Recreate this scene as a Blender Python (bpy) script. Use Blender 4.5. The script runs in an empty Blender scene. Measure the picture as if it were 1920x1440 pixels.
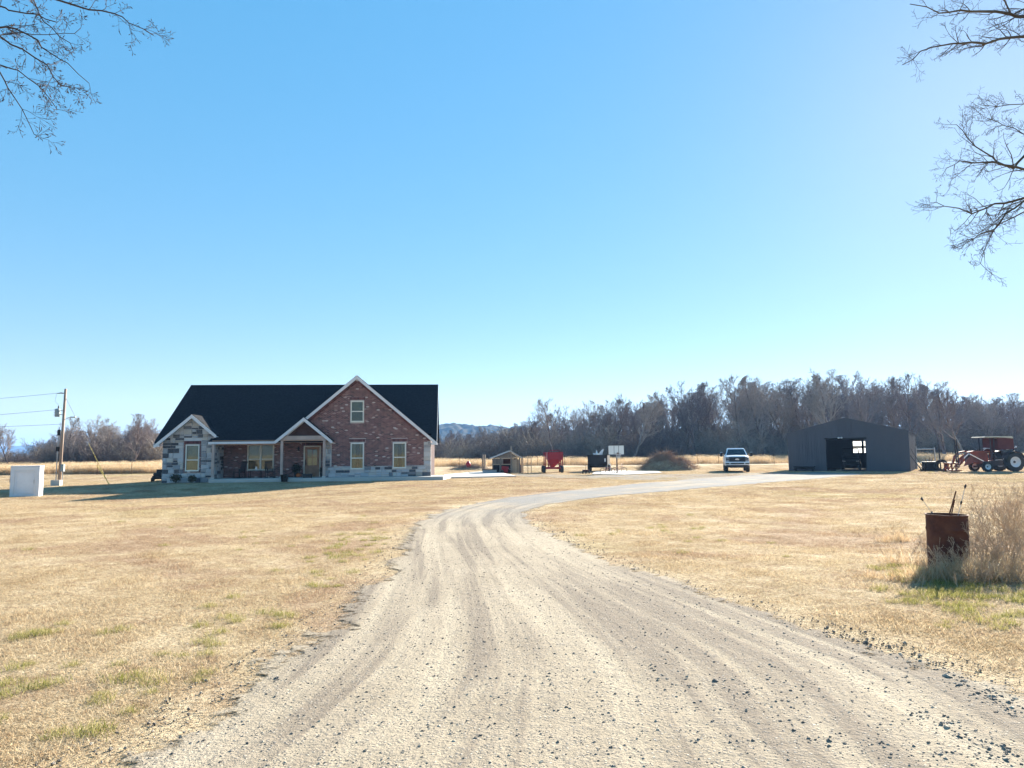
import bpy, math, random
import numpy as np
from mathutils import Vector, Matrix, noise as mnoise

# ------------------------------------------------------------------ camera, sky, sun, exposure
scene = bpy.context.scene
F_PX, CAM_H = 1350.0, 1.65
PITCH = math.atan((848 - 720) / F_PX)
ROLL = math.radians(0.6)
_fw = np.array([0, math.cos(PITCH), math.sin(PITCH)])
_r0 = np.array([1.0, 0, 0])
_u0 = np.cross(_r0, _fw)
_R = _r0 * math.cos(ROLL) - _u0 * math.sin(ROLL)
_U = _r0 * math.sin(ROLL) + _u0 * math.cos(ROLL)
_C = np.array([0, 0, CAM_H])
cam_data = bpy.data.cameras.new('camera')
cam = bpy.data.objects.new('camera', cam_data)
scene.collection.objects.link(cam)
cam.matrix_world = Matrix(((_R[0], _U[0], -_fw[0], 0), (_R[1], _U[1], -_fw[1], 0), (_R[2], _U[2], -_fw[2], CAM_H), (0, 0, 0, 1)))
cam_data.sensor_fit = 'HORIZONTAL'
cam_data.sensor_width = 36.0
cam_data.lens = F_PX / 1920 * 36.0
cam_data.clip_start = 0.05
cam_data.clip_end = 20000
scene.camera = cam

SUN_EL, SUN_AZ = math.radians(22.5), math.radians(37.0)      # azimuth clockwise from +Y (the view direction)
world = bpy.data.worlds.new('World')
scene.world = world
world.use_nodes = True
wn = world.node_tree
wn.nodes.clear()
sky = wn.nodes.new('ShaderNodeTexSky')
sky.sky_type = 'NISHITA'
sky.sun_disc = False
sky.sun_elevation = SUN_EL
sky.sun_rotation = SUN_AZ
sky.altitude = 0
sky.air_density = 1.0
sky.dust_density = 0.09
sky.ozone_density = 3.0
bg = wn.nodes.new('ShaderNodeBackground')
bg.inputs[1].default_value = 0.14
wo = wn.nodes.new('ShaderNodeOutputWorld')
tone = wn.nodes.new('ShaderNodeGamma')                        # the whole sky on a flatter, more saturated curve, like the phone picture
tone.inputs[1].default_value = 0.22
satu = wn.nodes.new('ShaderNodeHueSaturation')
satu.inputs['Saturation'].default_value = 3.55
wn.links.new(sky.outputs[0], tone.inputs[0])
wn.links.new(tone.outputs[0], satu.inputs['Color'])
wn.links.new(satu.outputs[0], bg.inputs[0])
wn.links.new(bg.outputs[0], wo.inputs[0])

sun_data = bpy.data.lights.new('sun', 'SUN')
sun_data.energy = 5.0
sun_data.angle = math.radians(0.5)
sun_data.color = (1.0, 0.92, 0.79)
sun = bpy.data.objects.new('sun', sun_data)
scene.collection.objects.link(sun)
_sd = Vector((math.sin(SUN_AZ) * math.cos(SUN_EL), math.cos(SUN_AZ) * math.cos(SUN_EL), math.sin(SUN_EL)))
sun.rotation_euler = _sd.to_track_quat('Z', 'Y').to_euler()
sun.location = _sd * 200

scene.view_settings.view_transform = 'Standard'
scene.view_settings.look = 'None'
scene.view_settings.gamma = 1.0
scene.view_settings.use_curve_mapping = False
scene.view_settings.exposure = 2.2
scene.cycles.use_denoising = True
scene.cycles.denoiser = 'OPENIMAGEDENOISE'
scene.cycles.denoising_prefilter = 'ACCURATE'
scene.cycles.max_bounces = 6
scene.cycles.transparent_max_bounces = 16
scene.cycles.volume_bounces = 0

# ------------------------------------------------------------------ helpers
COL = scene.collection
RNG = np.random.default_rng(7)
random.seed(7)

def ss(a, b, x):
    t = np.clip((x - a) / (b - a), 0, 1)
    return t * t * (3 - 2 * t)

def ground_z(x, y):
    x = np.asarray(x, float); y = np.asarray(y, float)
    z = -0.25 * ss(4, 42, y)
    z = z - 0.36 * ss(-6, -19, x) * ss(22, 36, y) * (1 - ss(43, 49, y)) - 0.25 * ss(-26, -31, x) * ss(43, 49, y) * (1 - ss(62, 76, y))
    z = z + 0.17 * ss(66, 92, y)
    z = z + 0.07 * np.exp(-((x - 6.0) / 3.0) ** 2 - ((y - 9.0) / 2.5) ** 2)
    z = z + 0.02 * np.sin(x * 0.31 + 1.0) * np.sin(y * 0.27) * (y < 60)
    return z

def at(px, py, D):
    d = _fw + _R * (px - 960) / F_PX - _U * (py - 720) / F_PX
    return Vector(_C + d * D / d[1])

def gnd(px, py):
    d = _fw + _R * (px - 960) / F_PX - _U * (py - 720) / F_PX
    z = 0.0
    for _ in range(25):
        t = (z - CAM_H) / d[2]
        P = _C + d * t
        z = float(ground_z(P[0], P[1]))
    return Vector((P[0], P[1], z))

def gpt(px, D):
    """point on the ground in the picture column px, D metres ahead"""
    p = at(px, 880, D)
    return Vector((p.x, p.y, float(ground_z(p.x, p.y))))

def tag(o, label=None, cat=None, group=None, kind=None):
    if label: o['label'] = label
    if cat: o['category'] = cat
    if group: o['group'] = group
    if kind: o['kind'] = kind
    return o

def empty(name, loc, rz=0.0, label=None, cat=None, group=None):
    o = bpy.data.objects.new(name, None)
    COL.objects.link(o)
    o.location = loc
    o.rotation_euler = (0, 0, rz)
    o.empty_display_size = 0.2
    return tag(o, label, cat, group)

class MB:
    def __init__(s):
        s.v = []; s.f = []; s.c = []
    def add(s, vs, fs, c=None):
        n = len(s.v)
        s.v.extend([tuple(p) for p in vs])
        s.f.extend([tuple(i + n for i in f) for f in fs])
        if c is not None: s.c.extend([c] * len(fs))
        return s
    def box(s, x0, x1, y0, y1, z0, z1, c=None):
        return s.add([(x0,y0,z0),(x1,y0,z0),(x1,y1,z0),(x0,y1,z0),(x0,y0,z1),(x1,y0,z1),(x1,y1,z1),(x0,y1,z1)],
                     [(0,3,2,1),(4,5,6,7),(0,1,5,4),(1,2,6,5),(2,3,7,6),(3,0,4,7)], c)
    def beam(s, p0, p1, w, h, up=(0,0,1)):
        p0 = Vector(p0); p1 = Vector(p1)
        d = (p1 - p0).normalized(); u = Vector(up)
        if abs(d.dot(u)) > 0.98: u = Vector((0,1,0))
        a = d.cross(u).normalized(); b = a.cross(d).normalized()
        vs = []
        for p in (p0, p1):
            for sa, sb in ((-1,-1),(1,-1),(1,1),(-1,1)):
                vs.append(p + a * (sa * w / 2) + b * (sb * h / 2))
        return s.add(vs, [(0,1,2,3),(7,6,5,4),(0,4,5,1),(1,5,6,2),(2,6,7,3),(3,7,4,0)])
    def tube(s, pts, rad, n=8, caps=True):
        pts = [Vector(p) for p in pts]
        if not hasattr(rad, '__len__'): rad = [rad] * len(pts)
        base = len(s.v); k = len(pts); prev = None
        for i, p in enumerate(pts):
            d = (pts[min(i + 1, k - 1)] - pts[max(i - 1, 0)])
            if d.length < 1e-9: d = Vector((0,0,1))
            d.normalize()
            if prev is None:
                ref = Vector((0,0,1)) if abs(d.z) < 0.9 else Vector((1,0,0))
                a = d.cross(ref).normalized()
            else:
                a = (prev - d * prev.dot(d))
                a = a.normalized() if a.length > 1e-6 else d.orthogonal().normalized()
            prev = a; b = d.cross(a)
            for j in range(n):
                t = 2 * math.pi * j / n
                s.v.append(tuple(p + a * (math.cos(t) * rad[i]) + b * (math.sin(t) * rad[i])))
        for i in range(k - 1):
            for j in range(n):
                q = (j + 1) % n
                s.f.append((base + i*n + j, base + i*n + q, base + (i+1)*n + q, base + (i+1)*n + j))
        if caps:
            s.f.append(tuple(base + j for j in reversed(range(n))))
            s.f.append(tuple(base + (k-1)*n + j for j in range(n)))
        return s
    def lathe(s, prof, n=24, o=(0,0,0), axis='z'):
        base = len(s.v)
        for r, z in prof:
            for j in range(n):
                t = 2 * math.pi * j / n
                a, b = r * math.cos(t), r * math.sin(t)
                p = (a, b, z) if axis == 'z' else ((a, z, b) if axis == 'y' else (z, a, b))
                s.v.append((p[0] + o[0], p[1] + o[1], p[2] + o[2]))
        for i in range(len(prof) - 1):
            for j in range(n):
                q = (j + 1) % n
                s.f.append((base + i*n + j, base + i*n + q, base + (i+1)*n + q, base + (i+1)*n + j))
        return s
    def prism(s, poly, a0, a1, axis='y'):
        """polygon in the plane across axis, extruded from a0 to a1"""
        def P(p, a):
            return (p[0], a, p[1]) if axis == 'y' else ((a, p[0], p[1]) if axis == 'x' else (p[0], p[1], a))
        n = len(poly)
        vs = [P(p, a0) for p in poly] + [P(p, a1) for p in poly]
        fs = [tuple(range(n)), tuple(reversed(range(n, 2*n)))]
        fs += [(i, i + n, (i + 1) % n + n, (i + 1) % n) for i in range(n)]
        return s.add(vs, fs)
    def slab(s, poly3, thick):
        """planar polygon given in 3D with thickness along its normal (downwards)"""
        ps = [Vector(p) for p in poly3]
        nrm = Vector((0,0,0))
        for i in range(len(ps)):
            nrm += (ps[i] - ps[0]).cross(ps[(i + 1) % len(ps)] - ps[0])
        nrm.normalize()
        if nrm.z < 0: nrm = -nrm
        n = len(ps)
        vs = ps + [p - nrm * thick for p in ps]
        return s.add(vs, [tuple(range(n)), tuple(reversed(range(n, 2*n)))] + [(i, i + n, (i + 1) % n + n, (i + 1) % n) for i in range(n)])
    def blob(s, o, rx, ry, rz, seed=0, rough=0.15, nu=10, nv=7):
        prof = []
        base = len(s.v)
        for i in range(nv + 1):
            th = math.pi * i / nv
            for j in range(nu):
                ph = 2 * math.pi * j / nu
                d = Vector((math.sin(th) * math.cos(ph), math.sin(th) * math.sin(ph), math.cos(th)))
                k = 1 + rough * mnoise.noise(d * 2.2 + Vector((seed * 3.1, seed, 0)))
                s.v.append((o[0] + d.x * rx * k, o[1] + d.y * ry * k, o[2] + d.z * rz * k))
        for i in range(nv):
            for j in range(nu):
                q = (j + 1) % nu
                s.f.append((base + i*nu + j, base + (i+1)*nu + j, base + (i+1)*nu + q, base + i*nu + q))
        return s
    def mesh(s, name, m=None, smooth=False):
        me = bpy.data.meshes.new(name)
        me.from_pydata(s.v, [], s.f)
        if s.c and len(s.c) == len(s.f):
            a = me.attributes.new('tint', 'FLOAT', 'FACE')
            a.data.foreach_set('value', np.array(s.c, dtype=np.float32))
        if m is not None: me.materials.append(m)
        if smooth: me.polygons.foreach_set('use_smooth', [True] * len(me.polygons))
        me.update()
        return me
    def build(s, name, m, parent=None, smooth=False, kind=None, bevel=0):
        o = bpy.data.objects.new(name, s.mesh(name, m, smooth))
        COL.objects.link(o)
        if parent is not None: o.parent = parent
        if kind: o['kind'] = kind
        if bevel:
            b = o.modifiers.new('bevel', 'BEVEL'); b.width = bevel; b.segments = 2; b.limit_method = 'ANGLE'
        return o

def np_mesh(name, verts, faces, m=None, smooth=False):
    me = bpy.data.meshes.new(name)
    me.from_pydata(verts.tolist() if hasattr(verts, 'tolist') else verts, [], faces.tolist() if hasattr(faces, 'tolist') else faces)
    if m is not None: me.materials.append(m)
    if smooth: me.polygons.foreach_set('use_smooth', [True] * len(me.polygons))
    me.update()
    return me

# ------------------------------------------------------------------ materials
class NT:
    """small node-tree writer"""
    def __init__(s, name):
        s.m = bpy.data.materials.new(name); s.m.use_nodes = True
        s.t = s.m.node_tree; s.t.nodes.clear()
        s.out = s.t.nodes.new('ShaderNodeOutputMaterial')
    def n(s, kind, **kw):
        nd = s.t.nodes.new(kind)
        for k, v in kw.items():
            if k.startswith('i_'):
                key = k[2:]
                nd.inputs[int(key) if key.isdigit() else key].default_value = v
            else: setattr(nd, k, v)
        return nd
    def l(s, a, b): s.t.links.new(a, b); return s
    def noise(s, vec, scale, detail=4, rough=0.6, dist=0.0):
        nd = s.n('ShaderNodeTexNoise'); nd.inputs['Scale'].default_value = scale
        nd.inputs['Detail'].default_value = detail; nd.inputs['Roughness'].default_value = rough
        nd.inputs['Distortion'].default_value = dist
        if vec is not None: s.l(vec, nd.inputs['Vector'])
        return nd.outputs[0]
    def ramp(s, fac, stops, interp='LINEAR'):
        nd = s.n('ShaderNodeValToRGB'); cr = nd.color_ramp; cr.interpolation = interp
        while len(cr.elements) < len(stops): cr.elements.new(0.5)
        for e, (p, c) in zip(cr.elements, stops):
            e.position = p; e.color = (*c, 1) if len(c) == 3 else c
        s.l(fac, nd.inputs[0]); return nd.outputs[0]
    def mix(s, fac, a, b, mode='MIX'):
        nd = s.n('ShaderNodeMix', data_type='RGBA', blend_type=mode)
        for sock, v in ((nd.inputs[0], fac), (nd.inputs[6], a), (nd.inputs[7], b)):
            if isinstance(v, (int, float)): sock.default_value = v
            elif isinstance(v, tuple): sock.default_value = (*v, 1) if len(v) == 3 else v
            else: s.l(v, sock)
        return nd.outputs[2]
    def math(s, op, a, b=0.0, clamp=False):
        nd = s.n('ShaderNodeMath', operation=op, use_clamp=clamp)
        for i, v in enumerate((a, b)):
            if isinstance(v, (int, float)): nd.inputs[i].default_value = v
            else: s.l(v, nd.inputs[i])
        return nd.outputs[0]
    def maprange(s, v, a, b, c=0.0, d=1.0):
        nd = s.n('ShaderNodeMapRange'); s.l(v, nd.inputs[0])
        for i, x in enumerate((a, b, c, d)): nd.inputs[i + 1].default_value = x
        return nd.outputs[0]
    def attr(s, name, kind='GEOMETRY'):
        return s.n('ShaderNodeAttribute', attribute_name=name, attribute_type=kind)
    def bsdf(s, col, rough=0.8, metal=0.0, spec=0.3, bump=None, bstr=0.3, bdist=0.02):
        b = s.n('ShaderNodeBsdfPrincipled')
        for sock, v in ((b.inputs['Base Color'], col), (b.inputs['Roughness'], rough)):
            if isinstance(v, (int, float)): sock.default_value = v
            elif isinstance(v, tuple): sock.default_value = (*v, 1)
            else: s.l(v, sock)
        b.inputs['Metallic'].default_value = metal
        b.inputs['Specular IOR Level'].default_value = spec
        if bump is not None:
            bn = s.n('ShaderNodeBump'); bn.inputs['Strength'].default_value = bstr; bn.inputs['Distance'].default_value = bdist
            s.l(bump, bn.inputs['Height']); s.l(bn.outputs[0], b.inputs['Normal'])
        return b
    def done(s, sh):
        s.l(sh.outputs[0], s.out.inputs['Surface']); return s.m

def plain(name, c1, c2=None, scale=3.0, rough=0.7, metal=0.0, spec=0.3, bump=0.2, fine=40.0, rnd=0.0):
    """two tones of the same stuff mottled together, with fine relief; rnd varies whole objects"""
    t = NT(name)
    co = t.n('ShaderNodeTexCoord').outputs['Object']
    c2 = c2 or tuple(x * 0.7 for x in c1)
    a = t.noise(co, scale, 6, 0.65)
    col = t.mix(t.maprange(a, 0.3, 0.7), c1, c2)
    if rnd:
        oi = t.n('ShaderNodeObjectInfo').outputs['Random']
        hsv = t.n('ShaderNodeHueSaturation'); t.l(col, hsv.inputs['Color'])
        t.l(t.maprange(oi, 0, 1, 1 - rnd, 1 + rnd), hsv.inputs['Value']); col = hsv.outputs[0]
    f = t.noise(co, fine, 3, 0.6)
    r = t.maprange(a, 0.3, 0.7, max(rough - 0.08, 0.02), min(rough + 0.1, 1))
    return t.done(t.bsdf(col, r, metal, spec, f, bump, 0.01))

M = {}
M['white_paint'] = plain('white_paint', (.74,.75,.77), (.62,.63,.66), 1.2, .5, bump=.05)
M['white_metal'] = plain('white_metal', (.72,.73,.75), (.64,.65,.67), .8, .35, bump=.03)
M['trim'] = plain('trim_paint', (.70,.71,.73), (.60,.61,.63), .9, .55, bump=.06)
M['vinyl'] = plain('window_vinyl', (.75,.75,.68), (.68,.68,.60), 1.5, .45, bump=.03)
M['cedar'] = plain('cedar_wood', (.42,.27,.19), (.30,.19,.13), 2.5, .7)
M['post_wood'] = plain('stained_post', (.50,.39,.34), (.38,.29,.25), 1.6, .7)
M['dark_wood'] = plain('dark_boards', (.075,.032,.022), (.05,.022,.016), 2.0, .7)
M['grey_wood'] = plain('weathered_wood', (.32,.27,.22), (.20,.17,.14), 2.2, .85, rnd=.2)
M['tan_wood'] = plain('new_lumber', (.50,.38,.26), (.40,.30,.21), 2.2, .8, rnd=.15)
M['pole_wood'] = plain('pole_wood', (.36,.26,.20), (.26,.19,.15), 1.5, .85)
M['concrete'] = plain('concrete', (.50,.49,.46), (.42,.41,.38), .7, .85, bump=.25)
M['mortar'] = plain('mortar', (.58,.54,.52), (.48,.45,.43), 2.0, .95)
M['mortar_grey'] = plain('grey_mortar', (.58,.59,.60), (.50,.51,.52), 2.0, .95)
M['black_metal'] = plain('black_metal', (.010,.010,.012), (.016,.015,.015), 1.5, .5, spec=.25)
M['black_plastic'] = plain('black_plastic', (.02,.02,.022), (.03,.03,.03), 2.0, .6)
M['rubber'] = plain('tyre_rubber', (.025,.025,.026), (.05,.047,.04), 2.0, .85)
M['red_paint'] = plain('hopper_red', (.36,.018,.03), (.27,.02,.025), 1.2, .45)
M['tractor_red'] = plain('faded_tractor_red', (.34,.082,.045), (.19,.055,.036), 1.8, .6)
M['maroon_cloth'] = plain('maroon_canvas', (.13,.036,.03), (.085,.028,.025), 2.0, .9)
M['canvas'] = plain('canopy_canvas', (.55,.53,.42), (.42,.40,.33), 2.0, .8)
M['rust'] = plain('rusty_steel', (.15,.055,.03), (.06,.024,.02), 5.0, .85, bump=.5)
M['dark_steel'] = plain('dark_steel', (.06,.045,.045), (.035,.03,.03), 3.0, .6)
M['galv'] = plain('galvanised_steel', (.45,.46,.47), (.36,.37,.38), 2.0, .4, metal=.6)
M['grey_can'] = plain('transformer_grey', (.30,.34,.34), (.24,.28,.28), 1.5, .5)
M['yellow_guard'] = plain('guy_guard_yellow', (.62,.48,.10), (.52,.40,.09), 2.0, .6)
M['truck_white'] = plain('truck_white', (.87,.88,.90), (.85,.86,.88), .5, .18, spec=.5, bump=.0)
M['chrome'] = plain('chrome', (.62,.63,.65), (.55,.56,.58), .8, .2, metal=.9, bump=.0)
M['truck_glass'] = plain('truck_glass', (.012,.016,.022), (.016,.02,.026), .5, .06, spec=.6, bump=.0)
M['headlamp'] = plain('headlamp_lens', (.60,.60,.62), (.45,.45,.48), 8, .15, spec=.6, bump=.0)
M['shed_metal'] = plain('shed_charcoal', (.085,.088,.105), (.072,.074,.09), .35, .5, spec=.35, bump=.02)
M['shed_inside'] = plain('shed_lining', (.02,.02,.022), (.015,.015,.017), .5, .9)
M['shaded_floor'] = plain('shaded_floor', (.06,.055,.05), (.035,.033,.03), .8, .9)  # floor colour darkened to carry the shade inside the shed
M['pumpkin'] = plain('pumpkin_orange', (.55,.13,.025), (.42,.10,.02), 6, .6)
M['board_white'] = plain('backboard', (.78,.78,.74), (.68,.68,.65), 1.5, .5)
M['pink_metal'] = plain('bike_frame_paint', (.45,.20,.20), (.35,.15,.15), 3, .5)
M['shingle'] = plain('roof_shingle', (.020,.021,.026), (.011,.012,.015), 7.0, .95, spec=.12, bump=.6, fine=90)
M['wire'] = plain('cable', (.05,.05,.055), (.04,.04,.045), 1.0, .6)

def m_brick():
    t = NT('brick_faces'); a = t.attr('tint').outputs['Fac']
    co = t.n('ShaderNodeTexCoord').outputs['Object']
    col = t.ramp(a, [(0, (.05,.028,.03)), (.25, (.13,.054,.055)), (.55, (.19,.082,.076)), (.8, (.26,.13,.12)), (.93, (.46,.36,.33)), (1, (.58,.52,.49))])
    f = t.noise(co, 60, 3)
    return t.done(t.bsdf(col, .9, 0, .2, f, .4, .006))
M['brick'] = m_brick()

def m_stone():
    t = NT('cut_stone'); r = t.n('ShaderNodeObjectInfo').outputs['Random']
    co = t.n('ShaderNodeTexCoord').outputs['Generated']
    col = t.ramp(r, [(0, (.05,.055,.065)), (.2, (.09,.10,.115)), (.32, (.22,.23,.25)), (.5, (.38,.395,.415)), (.8, (.52,.53,.545)), (.93, (.54,.51,.46)), (1, (.36,.31,.26))])
    nz = t.noise(co, 3, 5)
    col = t.mix(t.maprange(nz, .35, .7, 0, .2), col, (.33,.34,.35))
    return t.done(t.bsdf(col, .9, 0, .2, t.noise(co, 9, 5), .5, .015))
M['stone'] = m_stone()

def m_glass():
    t = NT('window_glass')
    g = t.n('ShaderNodeBsdfGlossy'); g.inputs['Roughness'].default_value = .02; g.inputs['Color'].default_value = (.9,.95,.95,1)
    tr = t.n('ShaderNodeBsdfTransparent'); tr.inputs['Color'].default_value = (.80,.84,.78,1)
    fr = t.n('ShaderNodeFresnel', i_IOR=1.6)
    mx = t.n('ShaderNodeMixShader'); t.l(t.math('ADD', fr.outputs[0], .0), mx.inputs[0]); t.l(tr.outputs[0], mx.inputs[1]); t.l(g.outputs[0], mx.inputs[2])
    return t.done(mx)
M['glass'] = m_glass()
def m_dirty():
    t = NT('dirty_pane'); tr = t.n('ShaderNodeBsdfTranslucent'); tr.inputs[0].default_value = (.7,.72,.72,1)
    g = t.n('ShaderNodeBsdfTransparent'); mx = t.n('ShaderNodeMixShader'); mx.inputs[0].default_value = .7
    t.l(tr.outputs[0], mx.inputs[1]); t.l(g.outputs[0], mx.inputs[2]); return t.done(mx)
M['dirty_pane'] = m_dirty()
M['blind'] = plain('window_blind', (.66,.60,.42), (.52,.48,.36), 1.6, .9)
M['curtain'] = plain('curtain_cloth', (.58,.50,.36), (.46,.40,.30), 3, .9)
M['room'] = plain('room_wall', (.30,.24,.15), (.18,.145,.10), 1.0, .9)
M['room_dark'] = plain('dim_room', (.12,.15,.14), (.07,.09,.09), 1.2, .9)  # dark tone painted in for the unlit room behind the glass

def m_bark(name, c1, c2, moss=0.0):
    t = NT(name); co = t.n('ShaderNodeTexCoord').outputs['Object']
    col = t.mix(t.maprange(t.noise(co, 1.7, 5), .35, .65), c1, c2)
    r = t.n('ShaderNodeObjectInfo').outputs['Random']
    hsv = t.n('ShaderNodeHueSaturation'); t.l(col, hsv.inputs['Color']); t.l(t.maprange(r, 0, 1, .7, 1.35), hsv.inputs['Value'])
    t.l(t.maprange(r, 0, 1, .47, .53), hsv.inputs['Hue'])
    return t.done(t.bsdf(hsv.outputs[0], .95, 0, .15))
M['bark'] = m_bark('grey_bark', (.24,.19,.165), (.14,.115,.105))
M['twig'] = m_bark('bare_twigs', (.29,.24,.22), (.19,.16,.15))
M['bark_near'] = m_bark('near_bark', (.10,.075,.06), (.05,.04,.035))
M['brush'] = m_bark('brushwood', (.26,.215,.185), (.165,.14,.125))
M['brush_dry'] = m_bark('dry_brushwood', (.50,.38,.25), (.34,.25,.165))
M['shrub'] = plain('shrub_leaf', (.035,.05,.025), (.055,.05,.028), 9, .8)
M['dark_leaf'] = plain('porch_plant_leaf', (.025,.04,.02), (.02,.025,.016), 9, .8)

def lawn_color(t, pos):
    """dead winter lawn: straw, tan and rusty brown with greener patches, laid out in world metres"""
    big = t.noise(pos, .11, 3, .55)
    mid = t.noise(pos, .55, 4, .6, .4)
    sm = t.noise(pos, 3.5, 4, .65)
    col = t.mix(t.maprange(mid, .36, .64), (.46,.345,.205), (.59,.475,.315))
    col = t.mix(t.maprange(t.noise(pos, .23, 5, .66, .8), .49, .60, 0, .65), col, (.33,.205,.14))
    col = t.mix(t.maprange(big, .56, .70, 0, .5), col, (.42,.38,.17))
    col = t.mix(t.maprange(sm, .53, .72, 0, .75), col, (.28,.18,.105))
    col = t.mix(t.maprange(sm, .45, .25, 0, .7), col, (.69,.585,.41))
    return col

def m_ground():
    t = NT('dead_lawn_ground'); pos = t.n('ShaderNodeNewGeometry').outputs['Position']
    col = lawn_color(t, pos)
    f1 = t.noise(pos, 14, 5, .7); f2 = t.noise(pos, 60, 4, .7)
    col = t.mix(t.maprange(f1, .40, .66, 0, .55), col, (.20,.135,.08))
    col = t.mix(t.maprange(f2, .50, .68, 0, .55), col, (.67,.565,.395))
    f3 = t.noise(pos, 28, 4, .75)
    col = t.mix(t.maprange(f3, .53, .66, 0, .7), col, (.15,.10,.06))
    b = t.math('ADD', t.math('MULTIPLY', f1, 1.6), f2)
    return t.done(t.bsdf(col, 1.0, 0, .05, b, .9, .05))
M['ground'] = m_ground()

def m_grass(name, green=False, tall=False):
    t = NT(name); pos = t.n('ShaderNodeNewGeometry').outputs['Position']
    a = t.attr('tint').outputs['Fac']
    if green: col = t.ramp(a, [(0, (.13,.14,.035)), (.4, (.24,.24,.06)), (.75, (.38,.34,.13)), (1, (.50,.42,.24))])
    elif tall: col = t.ramp(a, [(0, (.36,.22,.12)), (.4, (.50,.35,.20)), (.8, (.60,.46,.29)), (1, (.66,.55,.38))])
    else:
        col = lawn_color(t, pos)
        col = t.mix(t.maprange(a, .0, .4, .75, 0), col, (.20,.125,.075))
        col = t.mix(t.maprange(a, .6, 1, 0, .7), col, (.70,.59,.41))
    d = t.n('ShaderNodeBsdfDiffuse'); t.l(col, d.inputs[0])
    tr = t.n('ShaderNodeBsdfTranslucent'); t.l(col, tr.inputs[0])
    mx = t.n('ShaderNodeMixShader'); mx.inputs[0].default_value = .4
    t.l(d.outputs[0], mx.inputs[1]); t.l(tr.outputs[0], mx.inputs[2])
    return t.done(mx)
M['grass'] = m_grass('dead_grass'); M['green_grass'] = m_grass('green_grass', True); M['tall_grass'] = m_grass('tall_dry_grass', tall=True)

def m_road():
    t = NT('gravel_dust'); pos = t.n('ShaderNodeNewGeometry').outputs['Position']
    edge = t.attr('edge').outputs['Fac']; cross = t.attr('cross').outputs['Fac']; grey = t.attr('grey').outputs['Fac']; lane = t.attr('along').outputs['Fac']
    cv = t.n('ShaderNodeCombineXYZ'); t.l(cross, cv.inputs[0]); t.l(t.math('MULTIPLY', lane, .06), cv.inputs[1])
    streak = t.noise(cv.outputs[0], 2.1, 4, .62, .3)
    n1 = t.noise(pos, .9, 5, .65); n2 = t.noise(pos, 9, 5, .7); n3 = t.noise(pos, 45, 4, .7)
    col = t.mix(t.maprange(n1, .35, .65), (.295,.245,.18), (.355,.298,.222))
    col = t.mix(t.maprange(streak, .50, .60, 0, .75), col, (.175,.142,.112))
    col = t.mix(t.maprange(streak, .46, .36, 0, .7), col, (.41,.348,.258))
    gfac = t.math('MULTIPLY', grey, t.maprange(t.noise(pos, .35, 5, .7), .36, .56, .15, .95), True)
    col = t.mix(gfac, col, (.185,.19,.195))
    col = t.mix(t.maprange(n2, .52, .72, 0, .6), col, (.27,.235,.19))
    col = t.mix(t.maprange(n3, .53, .63, 0, .85), col, (.15,.135,.12))
    vo = t.n('ShaderNodeTexVoronoi'); vo.inputs['Scale'].default_value = 38; t.l(pos, vo.inputs['Vector'])
    sep = t.n('ShaderNodeSeparateColor'); t.l(vo.outputs['Color'], sep.inputs[0])
    peb = t.math('MULTIPLY', t.maprange(vo.outputs['Distance'], .34, .22), t.math('GREATER_THAN', sep.outputs[0], .72))
    col = t.mix(t.math('MULTIPLY', peb, .8), col, t.mix(sep.outputs[1], (.13,.13,.135), (.42,.39,.34)))
    h = t.math('ADD', t.math('ADD', t.math('MULTIPLY', n2, 1.5), n3), t.math('ADD', peb, t.math('MULTIPLY', streak, 2.0)))
    b = t.bsdf(col, 1.0, 0, .08, h, .55, .022)
    en = t.math('ADD', t.math('MULTIPLY', t.noise(pos, .8, 4, .6), 1.5), t.math('MULTIPLY', t.noise(pos, 7, 5, .75), 1.3))
    al = t.maprange(t.math('SUBTRACT', t.math('ADD', edge, 0.0), t.math('MULTIPLY', t.math('SUBTRACT', en, .95), .9)), .22, .36)
    tr = t.n('ShaderNodeBsdfTransparent'); mx = t.n('ShaderNodeMixShader')
    t.l(al, mx.inputs[0]); t.l(tr.outputs[0], mx.inputs[1]); t.l(b.outputs[0], mx.inputs[2])
    return t.done(mx)
M['road'] = m_road()

def m_peb():
    t = NT('gravel_stone'); r = t.attr('shade', 'INSTANCER').outputs['Fac']
    col = t.ramp(r, [(0, (.09,.082,.075)), (.45, (.19,.165,.14)), (.75, (.31,.265,.215)), (1, (.48,.42,.32))])
    return t.done(t.bsdf(col, .9, 0, .2))
M['pebble'] = m_peb()
M['hill'] = None

# ------------------------------------------------------------------ terrain, drive, pads, hills
def axis_coords(fine0, fine1, step, far):
    c = list(np.arange(fine0, fine1 + 1e-6, step))
    s, a, b = step, fine0, fine1
    lo, hi = [], []
    while b < far:
        s *= 1.35; b += s; a -= s
        hi.append(b); lo.append(a)
    return np.array(lo[::-1] + c + hi)

def build_ground():
    xs = axis_coords(-60, 60, 0.75, 6000); ys = axis_coords(-6, 110, 0.5, 6000)
    X, Y = np.meshgrid(xs, ys)
    Z = ground_z(X, Y)
    V = np.stack([X, Y, Z], -1).reshape(-1, 3)
    ny, nx = X.shape
    idx = np.arange(nx * ny).reshape(ny, nx)
    Fc = np.stack([idx[:-1, :-1], idx[:-1, 1:], idx[1:, 1:], idx[1:, :-1]], -1).reshape(-1, 4)
    o = bpy.data.objects.new('ground', np_mesh('ground', V, Fc, M['ground'], True))
    COL.objects.link(o)
    return tag(o, kind='structure')
build_ground()

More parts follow.
